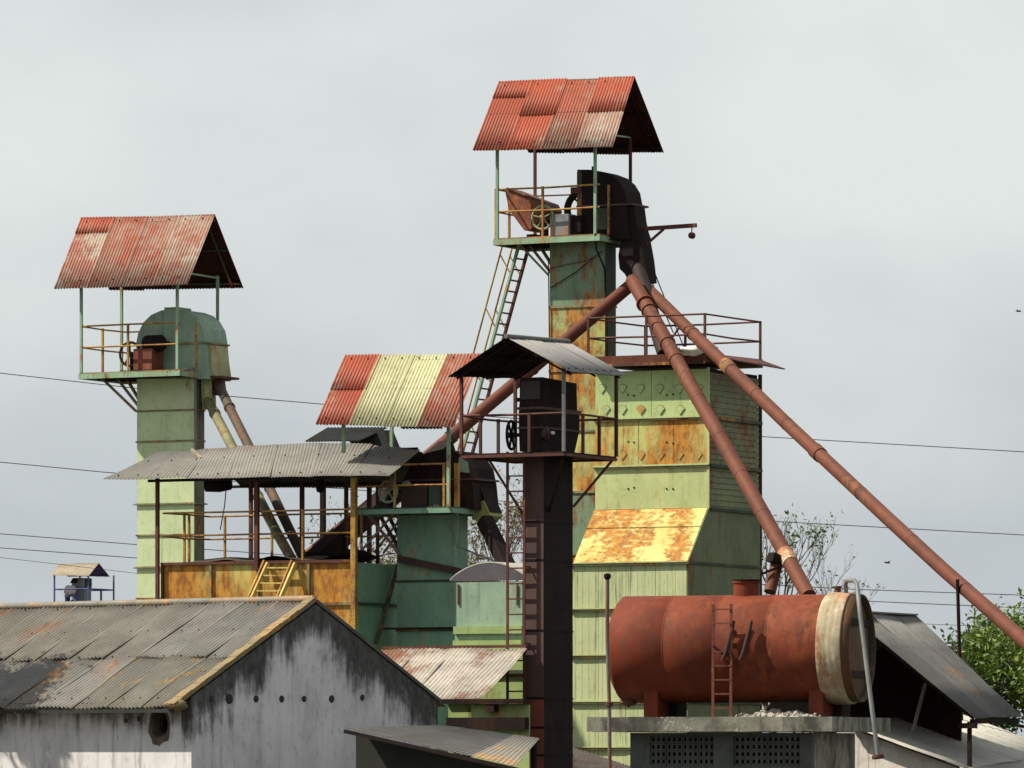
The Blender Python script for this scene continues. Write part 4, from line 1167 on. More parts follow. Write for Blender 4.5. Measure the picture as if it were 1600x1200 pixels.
# ================================================================== WHITE BUILDING
H = Frame(299, 100, 42)
TW = thing('white_building', 'white lime-washed shed with black mould streaks and a long grey tin roof, bottom left', 'building', H.loc, H.rz)
ap = H.q(494, 944, 0); bm, zap = ap.y, ap.z
bw = H.q(682, 1078, 0).y
zc = H.z(1090, 0, 0)
sl = (zap - zc) / bm
zr_ = zap - sl * (bw - bm)
LEN = 13.0
gm = wall_mat('limewashed_gable', zap, sl, bm, False)
em = wall_mat('limewashed_eave_wall', zc - .05, 0, 0, True)
obj('gable_wall', MB().prism([(0, 0), (bw, 0), (bw, zr_), (bm, zap), (0, zc)], -.25, 0, 'x'), gm, TW)
hc = H.p(249, 1131, 0)
hx, hz_ = hc.x, hc.z
ew = MB()
cx0, cx1, cz0, cz1 = hx - .5, hx + .4, hz_ - .55, hz_ + .32
ew.box(-LEN, cx0, 0, .25, 0, zc - .02); ew.box(cx1, -.251, 0, .25, 0, zc - .02)
ew.box(cx0, cx1, 0, .25, 0, cz0); ew.box(cx0, cx1, 0, .25, cz1, zc - .02)
n = 28
outer, inner = [], []
for k in range(n):
    t = 2 * PI * k / n
    c, s = math.cos(t), math.sin(t)
    rx = .215 * (1 + .12 * mnoise.noise(Vector((c * 1.5, s * 1.5, 4)))); rz = (.25 if s > 0 else .27) * (1 + .15 * mnoise.noise(Vector((c * 1.5, s * 1.5, 9))))
    inner.append((hx + rx * c, hz_ + rz * s))
    q = 1e9
    if c > 1e-6: q = min(q, (cx1 - hx) / c)
    if c < -1e-6: q = min(q, (cx0 - hx) / c)
    if s > 1e-6: q = min(q, (cz1 - hz_) / s)
    if s < -1e-6: q = min(q, (cz0 - hz_) / s)
    outer.append((hx + q * c, hz_ + q * s))
# put exact corners in
for (X, Z) in ((cx0, cz0), (cx1, cz0), (cx1, cz1), (cx0, cz1)):
    k = min(range(n), key=lambda i: (outer[i][0] - X) ** 2 + (outer[i][1] - Z) ** 2); outer[k] = (X, Z)
vs = [(x, 0, z) for x, z in outer] + [(x, 0, z) for x, z in inner] + [(x, .25, z) for x, z in inner] + [(x, .25, z) for x, z in outer]
fs = []
for k in range(n):
    j = (k + 1) % n
    fs += [(k, j, n + j, n + k), (n + k, n + j, 2 * n + j, 2 * n + k), (2 * n + k, 2 * n + j, 3 * n + j, 3 * n + k)]
ew.add(vs, fs)
obj('eave_wall', ew, em, TW)
lip = MB()
lo = [(hx + (x - hx) * k, hz_ + (z - hz_) * k - (.07 if z < hz_ else 0)) for (x, z), k in zip(inner, [1.16 + .30 * abs(mnoise.noise(Vector((i * .7, 3, 1)))) for i in range(n)])]
li = [(hx + (x - hx) * .96, hz_ + (z - hz_) * .96) for x, z in inner]
li2 = [(hx + (x - hx) * .72, hz_ + (z - hz_) * .78 + .03) for x, z in inner]
lip.v = [(x, -.006, z) for x, z in lo] + [(x, -.012, z) for x, z in li] + [(x, .16, z) for x, z in li2] + [(x, .262, z) for x, z in li2]
for k in range(n):
    j = (k + 1) % n
    for a in (0, n, 2 * n):
        lip.f.append((a + k, a + j, a + n + j, a + n + k)); lip.sm.append(False)
obj('broken_hole_edge', lip, mat('broken_brick', (.10, .07, .06), (.045, .036, .033), dirt=.5, var=6), TW)
obj('back_wall', MB().box(-LEN, -.251, bw - .25, bw, 0, zr_ - .03), em, TW)
obj('far_end_wall', MB().prism([(0.26, 0), (bw - .26, 0), (bw - .26, zr_ - .1), (bm, zap - .05), (.26, zc - .05)], -LEN, -LEN + .25, 'x'), em, TW)
for u, r in ((330, .055), (358, .08), (400, .055), (440, .055), (475, .05), (518, .06), (566, .05)):
    p = H.q(u, 1092 if u < 560 else 1090, 0)
    obj('wall_stub', MB().lathe(p, (1, 0, 0), [(r * 1.0, -.05), (r * 1.15, .006), (r * .9, .016), (.001, .018)], 12, False), mat('stub_clay', (.035, .024, .024), dirt=.5), TW)
for u, v in ((197, 1126), (217, 1123)):
    p = H.p(u, v, 0)
    obj('wall_stub', MB().lathe(p, (0, -1, 0), [(.04, -.05), (.045, .008), (.03, .012), (.001, .014)], 10, False), MATS['stub_clay'], TW)
# roof
ovf = .42
zroof = .06
def rp(x, t):     # t 0 eave (front) .. 1 ridge
    y = -ovf + (bm + ovf) * t
    return Vector((x, y, zap - sl * (bm - y) + zroof))
def rpb(x, t):
    y = bw + .3 - (bw + .3 - bm) * t
    return Vector((x, y, zap - sl * (y - bm) + zroof))
fr = MB()
for t in (.06, .35, .65, .95):
    fr.beam(rp(-LEN, t) - Vector((0, 0, .05)), rp(-.3, t) - Vector((0, 0, .05)), .06, .05)
rf = obj('roof_frame', fr, DARK, TW)
obj('eave_shade_strip', MB().box(-LEN, -.08, -ovf + .02, -ovf + .07, rp(0, 0).z - .095, rp(0, 0).z - .03), MATS['black_sheet'], TW)  # black strip added to draw the shadow line under the eave
ncol = 15
wd = (LEN + .02) / ncol
for i in range(ncol):
    xa, xb = -wd * (i + 1) - .03, -wd * i + .03
    if i == 0: xb = -.04
    up = Vector((0, 0, .008 * (i % 2)))
    sp_ = .46 + random.uniform(-.01, .01)
    for t0, t1, k in ((0, sp_ + .03, 0), (sp_, 1.0, 1)):
        u2 = up + Vector((0, 0, .018 * k))
        d = Vector((0, random.uniform(-.02, .02), 0))
        low = (LICHEN, LICHEN, LICHEN, GALV, GALVR, GALV)[min(i, 5)] if k == 0 else (GALV, GALV, GALV, GALVW2, GALVW2, GALVW2)[min(i, 5)]
        obj('roof_sheet', MB().sheet(rp(xa, t0) + u2 + d, rp(xb, t0) + u2 + d, rp(xb, t1) + u2, rp(xa, t1) + u2, .098, .019, rows=4, jit=.02), low, rf)
    obj('roof_sheet', MB().sheet(rpb(xa, 0), rpb(xb, 0), rpb(xb, 1), rpb(xa, 1), .15, .012, rows=1, sub=4), GALVR, rf)
rb = MB()
for t, k in ((.07, 30), (.47, 30), (.72, 30), (.96, 15)):
    for i in range(k):
        x = -LEN * (i + .5) / k
        p = rp(x, t) + Vector((0, 0, .025))
        rb.lathe(p, (0, -sl, 1), [(.015, 0), (.012, .015), (.002, .025)], 6, False)
obj('roof_bolts', rb, DARK, rf, kind='stuff')
obj('ridge_cap', MB().path([Vector((-LEN, bm, zap + .085)), Vector((-6, bm, zap + .095)), Vector((-.05, bm, zap + .09))], .07, 6), GALVR, TW)
# verge cap of mortar along the left slope, a thin one on the right
vc = MB()
nn = 16
for k in range(nn):
    a, b = rp(-.09, k / nn), rp(-.09, (k + 1) / nn)
    w0 = .20 + .03 * mnoise.noise(Vector((k * .9, 1, 0)))
    vc.beam(a + Vector((0, 0, .03)), b + Vector((0, 0, .03 + .006 * (k % 2))), w0, .07 + .012 * (k % 2))
obj('verge_cap', vc, TRIM, TW)
obj('verge_cap', MB().beam(rpb(-.08, 0.06) + Vector((0, 0, .0)), rpb(-.08, 1) + Vector((0, 0, .0)), .2, .06), mat('blackened_cap', (.06, .058, .05), (.10, .095, .085), dirt=.5), TW)
lump = MB(); blob(lump, rp(-.12, 0.02) + Vector((0, .08, .0)), (.2, .2, .1), 5, amp=.5)
obj('mortar_lump', lump, TRIM, TW)

# ================================================================== LEAN-TO CANOPY AGAINST THE GABLE
K = Frame(540, 97.5, 42)
TK = thing('lean_to_canopy', 'dark thin tin lean-to canopy jutting from the gable of the white shed', 'canopy', H.loc, H.rz)
k0 = H.q(536, 1134, .02)
n0, n1 = W(538, 1137, 97.2), W(803, 1196, 95.6)
f0, f1 = W(690, 1133, 101.0), W(842, 1153, 100.2)
n0, n1, f0, f1 = (H.l(x) for x in (n0, n1, f0, f1))
frm = obj('edge_beam', MB().beam(n0 - Vector((0, 0, .06)), n1 - Vector((0, 0, .06)), .05, .06), DARK, TK)
obj('rear_beam', MB().beam(f0 - Vector((0, 0, .06)), f1 - Vector((0, 0, .06)), .05, .06), DARK, TK)
for i in range(4):
    obj('roof_sheet', MB().sheet(lerp(n0, n1, i / 4), lerp(n0, n1, (i + 1) / 4 + .01), lerp(f0, f1, (i + 1) / 4 + .01), lerp(f0, f1, i / 4), .076, .007, rows=2), GALVD if i < 3 else GALVR, frm)  # three dark sheets paint the shade, the last one the sunlit end
for t in (.15, .95):
    p = lerp(f0, f1, t); obj('post', MB().beam((p.x, p.y, 0), p - Vector((0, 0, .1)), .07), DARK, TK)
# black wall added to stand in for the shade below the canopy
SW = Frame(560, 97.9, 30)
TSW = thing('canopy_shade_wall', 'black wall added as the shade under the lean-to canopy', 'shed', SW.loc, SW.rz)
sa, sb_ = SW.p(556, 1146, .0), SW.p(812, 1202, .0)
obj('added_shade_wall', MB().prism([(sa.x, 0), (sb_.x, 0), (sb_.x, sb_.z), (sa.x, sa.z)], 0, .2, 'y'), mat('canopy_shade_black', (.012, .013, .012), (.008, .009, .008), dirt=.4, dirtc=(.006, .006, .006)), TSW)

# ================================================================== PALE RUSTY ROOF + GREEN BASE BEHIND
P = Frame(606, 113, TH)
TP = thing('low_shed', 'low shed with a pale rust patched tin roof between the white gable and the ladder', 'shed', P.loc, P.rz)
rl, rr = P.p(596, 1014, 1.9), P.p(822, 1014, 1.9)
el, er = P.p(536, 1094, 0), P.p(738, 1092, 0)
el.x = rl.x; er.x = rr.x - .05; er.z = el.z = (el.z + er.z) / 2
rr.z = rl.z = (rl.z + rr.z) / 2
frm = obj('roof_frame', MB().beam(el - Vector((0, 0, .06)), er - Vector((0, 0, .06)), .06).beam(rl - Vector((0, 0, .06)), rr - Vector((0, 0, .06)), .06), DARK, TP)
for i in range(4):
    obj('roof_sheet', MB().sheet(lerp(el, er, i / 4), lerp(el, er, (i + 1) / 4 + .01), lerp(rl, rr, (i + 1) / 4 + .01), lerp(rl, rr, i / 4), .09, .012, rows=3, jit=.02), GALVP, frm)
obj('ridge_strip', MB().beam(rl + Vector((0, .06, .04)), rr + Vector((0, .06, .04)), .12, .05), MAROON, TP)
obj('front_wall', MB().box(el.x + .1, er.x - 1.3, .35, .5, 0, el.z - .05), CONCD, TP)
obj('corner_post', MB().beam((er.x - .15, .2, 0), (er.x - .15, .2, er.z - .09), .06), DARK, TP)
obj('back_wall', MB().box(el.x + .1, er.x - 1.9, 1.7, 1.85, 0, rl.z - .1), CONCD, TP)
Gb = Frame(700, 115.5, TH)
TGb = thing('green_base_bin', 'bright green bin wall seen behind the vertical ladder near the bottom', 'bin', Gb.loc, Gb.rz)
zt = Gb.z(1010, 1, 0)
xq = Gb.p(822, 1100, 0).x
gz = [zt, Gb.z(1050, 1, 0), Gb.z(1097, 1, 0), Gb.z(1130, 1, 0), Gb.z(1180, 1, 0), 0]
for i in range(5):
    for j in range(2):
        obj('wall_panel', MB().box(xq * j / 2 + .006, xq * (j + 1) / 2 - .006, 0, .04, gz[i + 1] + .02, gz[i] - .02), G_BRIGHT, TGb)
for z in gz[1:-1]:
    obj('band', MB().box(-.03, xq + .03, -.07, .02, z - .035, z + .035), G_DARK, TGb)
obj('side_wall', MB().box(xq - .04, xq, .042, 1.4, 0, zt), G_BRIGHT, TGb)
GP = Frame(735, 111.5, TH)
TGp = thing('green_gutter_frame', 'dark gutter beam on green panel below the pale rusty roof', 'frame', GP.loc, GP.rz)
xq = GP.p(822, 1100, 0).x
obj('gutter', MB().box(-.7, xq, -.1, .12, GP.z(1099, .5, 0), GP.z(1092, .5, 0)), DARK, TGp)
obj('green_panel', MB().box(-.05, xq, .13, .17, 0, GP.z(1101, .5, 0)), G_BRIGHT, TGp)
obj('lower_beam', MB().box(-.5, xq, -.05, .125, GP.z(1140, .5, 0), GP.z(1121, .5, 0)), DARK, TGp)
obj('bracket', MB().box(.35, .55, -.08, .12, GP.z(1112, .5, 0), GP.z(1100, .5, 0)), DARK, TGp)

# rusty low roof right of the dark tower foot
Q = Frame(898, 119, TH)
TQ = thing('low_rusty_roof', 'small low rusty tin roof at the foot of the grain dryer', 'roof', Q.loc, Q.rz)
a, b, c, d = Q.p(890, 1166, .9), Q.p(1010, 1205, .9), Q.p(965, 1212, -.7), Q.p(850, 1192, -.7)
frm = obj('roof_frame', MB().beam(d - Vector((0, 0, .08)), c - Vector((0, 0, .08)), .06), DARK, TQ)
for i in range(2):
    obj('roof_sheet', MB().sheet(lerp(d, c, i / 2), lerp(d, c, (i + 1) / 2 + .01), lerp(a, b, (i + 1) / 2 + .01), lerp(a, b, i / 2), .08, .012), mat('brown_rust_sheet', (.40, .33, .28), (.30, .2, .15), rust=.45, ra=(.3, .13, .06)), frm)
for q in (d, c):
    obj('post', MB().beam((q.x + .1, q.y + .1, 0), q - Vector((-.1, -.1, .1)), .06), DARK, TQ)

# ================================================================== TANK ROOM AND TANK
T_ = Frame(1150, 105, 18)
TR = thing('tank_room', 'concrete pump room with a mouldy flat slab and pierced vent blocks under the red tank', 'building', T_.loc, T_.rz)
fs_ = -1.3
sx0, sx1 = T_.p(917, 1130, fs_).x, T_.p(1300, 1130, fs_).x
sb = T_.q(1391, 1128, sx1).y
zt, zb = T_.z(1120, 0, fs_), T_.z(1143, 0, fs_)
sl_ = MB()
nn = 20
for k in range(nn):
    xa, xb = sx0 + (sx1 - sx0) * k / nn, sx0 + (sx1 - sx0) * (k + 1) / nn
    j0 = .018 * mnoise.noise(Vector((k * .8, 0, 0))); j1 = .018 * mnoise.noise(Vector(((k + 1) * .8, 0, 0)))
    e0 = .02 * mnoise.noise(Vector((k * 1.1, 5, 0))); e1 = .02 * mnoise.noise(Vector(((k + 1) * 1.1, 5, 0)))
    sl_.hexa([(xa, fs_ + e0, zb + j0), (xb, fs_ + e1, zb + j1), (xb, sb, zb), (xa, sb, zb), (xa, fs_ + e0, zt + j0 * .8), (xb, fs_ + e1, zt + j1 * .8), (xb, sb, zt), (xa, sb, zt)])
obj('roof_slab', sl_, CONC, TR)
wf = -1.0
wx0, wx1 = T_.p(985, 1170, wf).x, T_.p(1268, 1170, wf).x
wb = T_.q(1336, 1170, wx1).y
op = [(1015, 1115), (1146, 1250)]
ox = [T_.p(u, 1170, wf).x for pr in op for u in pr]
zo1, zo0 = T_.z(1150, 0, wf), T_.z(1196, 0, wf)
fw = MB()
for a, b in ((wx0, ox[0]), (ox[1], ox[2]), (ox[3], wx1)):
    fw.box(a, b, wf, wf + .2, 0, zb - .02)
for a, b in ((ox[0], ox[1]), (ox[2], ox[3])):
    fw.box(a + .0005, b - .0005, wf + .003, wf + .197, zo1, zb - .021); fw.box(a + .0005, b - .0005, wf + .003, wf + .197, 0, zo0)
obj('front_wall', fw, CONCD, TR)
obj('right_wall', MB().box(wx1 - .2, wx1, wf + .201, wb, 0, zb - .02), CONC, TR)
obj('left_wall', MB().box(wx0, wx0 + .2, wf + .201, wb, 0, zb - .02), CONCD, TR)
obj('back_wall', MB().box(wx0 + .201, wx1 - .201, wb - .2, wb, 0, zb - .02), CONCD, TR)
for a, b in ((ox[0], ox[1]), (ox[2], ox[3])):
    nx_, nz_ = 12, 4
    dx, dz = (b - a) / nx_, (zo1 - zo0) / nz_
    for r in range(nz_):
        for c in range(nx_ // 3):
            m_ = MB()
            bx0 = a + c * 3 * dx
            m_.box(bx0 + .004, bx0 + 3 * dx - .004, wf + .05, wf + .14, zo0 + r * dz + .003, zo0 + r * dz + dz * .26)
            m_.box(bx0 + .004, bx0 + 3 * dx - .004, wf + .05, wf + .14, zo0 + r * dz + dz * .78, zo0 + (r + 1) * dz - .003)
            for k in range(4):
                xc = bx0 + .004 + (3 * dx - .008) * k / 3
                w_ = .025
                m_.box(max(bx0 + .004, xc - w_), min(bx0 + 3 * dx - .004, xc + w_), wf + .052, wf + .138, zo0 + r * dz + dz * .26 + .001, zo0 + r * dz + dz * .78 - .001)
            obj('vent_block', m_, CONCD, TR)

TT = thing('water_tank', 'large rust red horizontal cylinder tank with a white collar on a concrete slab', 'tank', T_.w((0, 0, zt)), T_.rz)
def tz(z): return z - zt
cz = (T_.z(930, 0, 0) + T_.z(1098, 0, 0)) / 2 - zt
R = (T_.z(930, 0, 0) - T_.z(1098, 0, 0)) / 2
ax0, ax1, ax2 = T_.p(979, 1015, 0).x, T_.p(1297, 1015, 0).x, T_.p(1345, 1015, 0).x
prof = [(.001, -.26), (R * .35, -.245), (R * .62, -.20), (R * .82, -.13), (R * .94, -.06), (R, 0.0)]
nb = 4
for k in range(1, nb + 1):
    h = (ax1 - ax0) * k / nb
    if k < nb: prof += [(R, h - .022), (R * .996, h - .016), (R * 1.003, h - .008), (R * 1.003, h + .008), (R * .996, h + .016), (R, h + .022)]
    else: prof += [(R, h)]
obj('tank_shell', MB().lathe((ax0, 0, cz), (1, 0, 0), prof, 56), TANKRED, TT)
cp = [(R, ax1 - ax0 - .02), (R * 1.02, ax1 - ax0), (R * 1.036, ax1 - ax0 + .04)]
w_ = ax2 - ax1 - .13
for k in range(3):
    h = ax1 - ax0 + .08 + (w_ - .10) * k / 3
    cp += [(R * 1.036, h), (R * 1.042, h + .03), (R * 1.042, h + .07), (R * 1.034, h + .11)]
cp += [(R * 1.03, w_ + ax1 - ax0), (R * 1.0, w_ + ax1 - ax0)]
col = obj('end_collar', MB().lathe((ax0, 0, cz), (1, 0, 0), cp, 56), WHITEP, TT)
w_ += .13
obj('end_rim', MB().lathe((ax0, 0, cz), (1, 0, 0), [(R * .999, w_ + ax1 - ax0 - .16), (R * .999, w_ + ax1 - ax0 + .03), (R * .965, w_ + ax1 - ax0 + .03), (R * .955, w_ + ax1 - ax0 - .09)], 56), BROWNEND, TT)
obj('end_plate', MB().lathe((ax2 - .08, 0, cz), (1, 0, 0), [(R * .955, 0), (R * .6, .03), (R * .3, .05), (.001, .055)], 48), BROWNEND, TT)
for dz in (.47, -.47):
    hw = math.sqrt((R * .94) ** 2 - dz ** 2)
    obj('end_strap', MB().box(ax2 - .055, ax2 - .012, -hw, hw, cz + dz - .06, cz + dz + .06), DARK, TT)
for u in (1017, 1275):
    xs_ = T_.p(u, 1100, -.6).x
    sd_ = MB()
    yy = .62
    ln = []
    for k in range(9):
        y = -yy + 2 * yy * k / 8
        ln.append((y, cz - math.sqrt(R * R - y * y) + .015))
    sd_.prism([(-yy, 0.0), (yy, 0.0)] + ln[::-1], xs_ - .13, xs_ + .13, 'x')
    obj('saddle', sd_, TANKRED, TT)
    obj('saddle', MB().box(xs_ + .14, xs_ + .30, .1, .7, .0, .35), DARK, TT)
mx = T_.p(1166, 920, 0).x
obj('manhole', MB().lathe((mx, 0, cz + R - .05), (0, 0, 1), [(.23, 0), (.23, .27), (.25, .27), (.25, .30), (.001, .31)], 22, False), TANKRED, TT)
obj('manhole_lid', MB().lathe((mx + .02, 0, cz + R + .262), (0.02, 0, 1), [(.27, 0), (.27, .025), (.001, .04)], 22, False), DARK, TT)
for u in (1309,):
    obj('nozzle', MB().lathe((T_.p(u, 920, 0).x, 0, cz + R * 1.02), (0, 0, 1), [(.06, 0), (.06, .10), (.08, .10), (.08, .13), (.001, .13)], 12, False), MAROON, TT)
ov_ = T_.p(978, 1100, -.2)
vl = obj('outlet_valve', MB().lathe((ov_.x + .05, -.2, cz - R * .93), (0, -.2, -1), [(.09, -.1), (.09, .02), (.15, .03), (.15, .09), (.06, .12), (.001, .16)], 14, False), MAROON, TT)
# tank ladder with curled hooks
la, lb = T_.p(1114, 1110, -1.1), T_.p(1142, 1110, -1.1)
zt2 = T_.z(944, 0, -1.1) - zt
for p in (la, lb):
    obj('ladder_stringer', MB().beam((p.x, -1.1, 0), (p.x, -1.08, zt2), .05, .03), RED, TT)
for k in range(8):
    z = .16 + zt2 * k / 8
    obj('ladder_rung', MB().beam((la.x, -1.1, z), (lb.x, -1.1, z), .028), RED, TT)
for x in (lb.x, lb.x + .33):
    pts = []
    for k in range(8):
        t = k / 7
        pts.append((x - .16 + .2 * t ** .7, -1.12 + .08 * t, zt2 - 1.02 + .72 * t + .0))
    obj('ladder_hook', MB().path(pts, [.03 + .02 * math.sin(PI * k / 7) for k in range(8)], 6), mat('dark_iron', (.05, .02, .016), rust=.2), TT)
obj('ladder_arm', MB().beam((la.x, -1.1, zt2 - .75), (la.x + .22, -1.0, zt2 - .95), .04), MATS['dark_iron'], TT)
# rubble on the slab
rub = MB()
rx0, rx1 = T_.p(1158, 1110, -.6).x, T_.p(1285, 1110, -.6).x
nu, nv = 60, 26
for i in range(nu + 1):
    for j in range(nv + 1):
        s_, t_ = i / nu, j / nv
        env = (math.sin(PI * s_) ** .7) * (math.sin(PI * t_) ** .8)
        q = Vector((s_ * 9, t_ * 4, 1.3))
        h = env * (.10 + .09 * mnoise.noise(q * .6) + .07 * mnoise.noise(q * 2.1) + .045 * mnoise.noise(q * 5.3)) - .012
        rub.v.append((rx0 + (rx1 - rx0) * s_ + .02 * mnoise.noise(q * 3), -1.22 + 1.3 * t_, h))
for i in range(nu):
    for j in range(nv):
        k = i * (nv + 1) + j
        rub.f.append((k, k + nv + 1, k + nv + 2, k + 1)); rub.sm.append(False)
for k in range(90):
    u = random.gauss(1222, 34)
    if 1150 < u < 1290:
        p = T_.p(u, 1110, random.uniform(-1.22, -.3))
        blob(rub, (p.x, p.y, random.uniform(0.0, .05)), [random.uniform(.012, .04) for _ in range(3)], k, 6, 4, .9)
ro = obj('rubble_heap', rub, RUBBLE)
ro.location = T_.w((0, 0, zt)); ro.rotation_euler = (0, 0, T_.rz); ro['kind'] = 'stuff'
tag(ro, 'pale rubble heaped on the slab below the red tank', 'rubble')
# overflow pipe with gooseneck
gp = [W(1322, 932, 104.2), W(1321, 912, 104.1), W(1324, 907, 103.9), W(1335, 907, 103.2), W(1339, 912, 102.9), W(1344, 960, 102.6), W(1359, 1080, 102.2), W(1372, 1183, 102.0)]
TO = thing('overflow_pipe', 'thin grey gooseneck pipe hanging down past the open tank end', 'pipe', gp[-1], 0)
o_ = gp[-1]
obj('pipe_body', MB().path([p - o_ for p in gp], .042, 8), STEEL, TO)
obj('end_flange', MB().lathe((0, 0, 0), (gp[-2] - gp[-1]), [(.001, -.02), (.11, -.02), (.11, .03), (.04, .03)], 14, False), MAROON, TO)
# standing vent pole
vp = [W(955, 1240, 103), W(952, 1100, 103), W(949, 1000, 103), W(949, 900, 103)]
vp[0].z = 0
TV2 = thing('vent_pole', 'thin rusty vent pole with a small cap left of the red tank', 'pole', vp[0], 0)
o_ = vp[0]
obj('pole', MB().path([p - o_ for p in vp], .035, 8), mat('rusty_pole', (.13, .06, .045), (.14, .13, .12), rust=.3), TV2)
obj('cap', MB().lathe(vp[-1] - o_, (0, 0, 1), [(.04, -.06), (.065, -.03), (.065, .03), (.02, .05), (.001, .05)], 10, False), DARK, TV2)
obj('clamp', MB().lathe(vp[1] - o_, (0, 0, 1), [(.036, -.05), (.07, -.04), (.07, .03), (.036, .04)], 10, False), MAROON, TV2)

# ================================================================== RIGHT BUILDING WITH MONITOR ROOF
Rf = Frame(1336, 108.5, TH)
TRb = thing('right_shed', 'low white walled shed with pale roof and raised dark grey monitor roof, lower right', 'building', Rf.loc, Rf.rz)
# wall facing the camera, sloping top
w0, w1 = Rf.p(1330, 1139, 0), Rf.p(1640, 1252, 0)
slp = (w1.z - w0.z) / (w1.x - w0.x)
rm = wall_mat('limewashed_low_wall', w0.z, 0, 0, True)
obj('front_wall', MB().prism([(w0.x - .3, 0), (w1.x, 0), (w1.x, w1.z), (w0.x, w0.z), (w0.x - .3, w0.z)], 0, .25, 'y'), mat('patchy_limewash', (.66, .62, .59), (.46, .42, .40), rust=.2, ra=(.25, .14, .10), rb=(.16, .09, .07), dirt=.4, streak=.5), TRb)
depth = 5.0
def lr(x, y): return Vector((x, y, w0.z + slp * (x - w0.x) + .06 + .055 * max(0, y)))
frm = obj('low_roof_frame', MB().beam(lr(w0.x, .3) - Vector((0, 0, .12)), lr(w1.x, .3) - Vector((0, 0, .12)), .06).beam(lr(w0.x, depth - .2) - Vector((0, 0, .12)), lr(w1.x, depth - .2) - Vector((0, 0, .12)), .06), DARK, TRb)
for j in range(6):
    ya, yb_ = -.2 + (depth + .2) * j / 6 - .03, -.2 + (depth + .2) * (j + 1) / 6 + .03
    up = Vector((0, 0, .008 * (j % 2)))
    for xa, xb in ((w0.x - .05, w0.x + 2.4), (w0.x + 2.3, w1.x + .2)):
        k = Vector((0, 0, 0 if xa > w0.x else .018))
        obj('roof_sheet', MB().sheet(lr(xb, ya) + up + k, lr(xb, yb_) + up + k, lr(xa, yb_) + up + k, lr(xa, ya) + up + k, .076, .012, rows=2, jit=.01), GALVW, frm)
# monitor
mY0, mY1 = .0, 2.35
r1 = Rf.p(1430, 962, mY1); r0 = Vector((r1.x, mY0 - 1.0, r1.z))
e1 = Rf.p(1598, 1120, mY1); e0 = Vector((e1.x, mY0, e1.z - .03))
l1 = Vector((r1.x - 2.2, mY1, e1.z)); l0 = Vector((r1.x - 2.2, mY0, e1.z))
mf = obj('monitor_frame', MB().beam(r0 - Vector((0, 0, .07)), r1 - Vector((0, 0, .07)), .06).beam(e0 - Vector((0, 0, .07)) + Vector((-.1, .05, 0)), e1 - Vector((.1, .05, .07)), .07, .09).beam(lerp(e0, r0, .02) + Vector((0, .06, -.06)), r0 + Vector((0, .06, -.06)), .06, .06), DARK, TRb)
for j in range(3):
    ta, tb = j / 3 - .01, (j + 1) / 3 + .01
    up = Vector((0, 0, .008 * (j % 2)))
    obj('monitor_sheet', MB().sheet(lerp(e0, e1, ta) + up, lerp(e0, e1, tb) + up, lerp(r0, r1, tb) + up, lerp(r0, r1, ta) + up, .1, .009, rows=3, jit=.01), mat('monitor_grey_sheet', (.145, .142, .14), (.105, .104, .103), rust=.05, dirt=.3, streak=.5, objvar=.4), mf)
    obj('monitor_sheet', MB().sheet(lerp(l0, l1, ta) + up, lerp(l0, l1, tb) + up, lerp(r0, r1, tb) + up, lerp(r0, r1, ta) + up, .1, .009, rows=2), GALVD, mf)
obj('monitor_ridge', MB().beam(lerp(r0, r1, -.01) + Vector((-.10, 0, .02)), lerp(r0, r1, 1.01) + Vector((-.10, 0, .02)), .30, .03), mat('ridge_grey', (.17, .17, .175), dirt=.3), TRb)
obj('monitor_back', MB().prism([(l0.x - .6, lr(l0.x, 0).z - .6), (e0.x - 1.25, lr(e0.x - 1.25, 0).z - .3), (e0.x - 1.2, e0.z + .55), (r0.x, r0.z - .12), (l0.x - .6, r0.z - .4)], mY1 - .12, mY1 - .05, 'y'), DARK, TRb)
for x in (e0.x - .16,):
    obj('monitor_post', MB().beam((x, mY0 + .1, lr(x, 0).z - .05), (x, mY0 + .1, e0.z - .08), .07), DARK, TRb)
obj('prop_pole', MB().beam(Rf.p(1426, 1143, .4), Rf.p(1446, 1068, .75), .05), mat('grey_pole', (.16, .16, .14)), TRb)
obj('eave_block', MB().box(e0.x - .35, e0.x - .0, mY0 - .02, mY0 + .1, e0.z - .2, e0.z - .1), DARK, TRb)

# ================================================================== TREES
def branch(mb, tips, p, d, L, r, depth, rng, spread=.55, up=.15, n=5):
    segs = 3
    pts, q = [Vector(p)], Vector(d)
    for k in range(segs):
        q = (q + Vector((rng.uniform(-.18, .18), rng.uniform(-.18, .18), rng.uniform(-.08, .12) + up * .15))).normalized()
        pts.append(pts[-1] + q * L / segs)
    mb.path(pts, [r * (1 - .4 * k / segs) for k in range(segs + 1)], n if depth > 1 else 4)
    if depth <= 1:
        tips.append((pts[-1], q)); tips.append((pts[-2], q))
    if depth == 0:
        return
    kids = rng.choice((2, 3, 3)) if depth > 1 else 3
    for k in range(kids):
        a = Vector((rng.gauss(0, 1), rng.gauss(0, 1), rng.gauss(0, 1)))
        nd = (q + (a - q * a.dot(q)).normalized() * rng.uniform(spread * .6, spread * 1.4) + Vector((0, 0, up))).normalized()
        branch(mb, tips, pts[rng.choice((2, 3, 3))], nd, L * rng.uniform(.62, .85), r * .6, depth - 1, rng, spread, up, n)

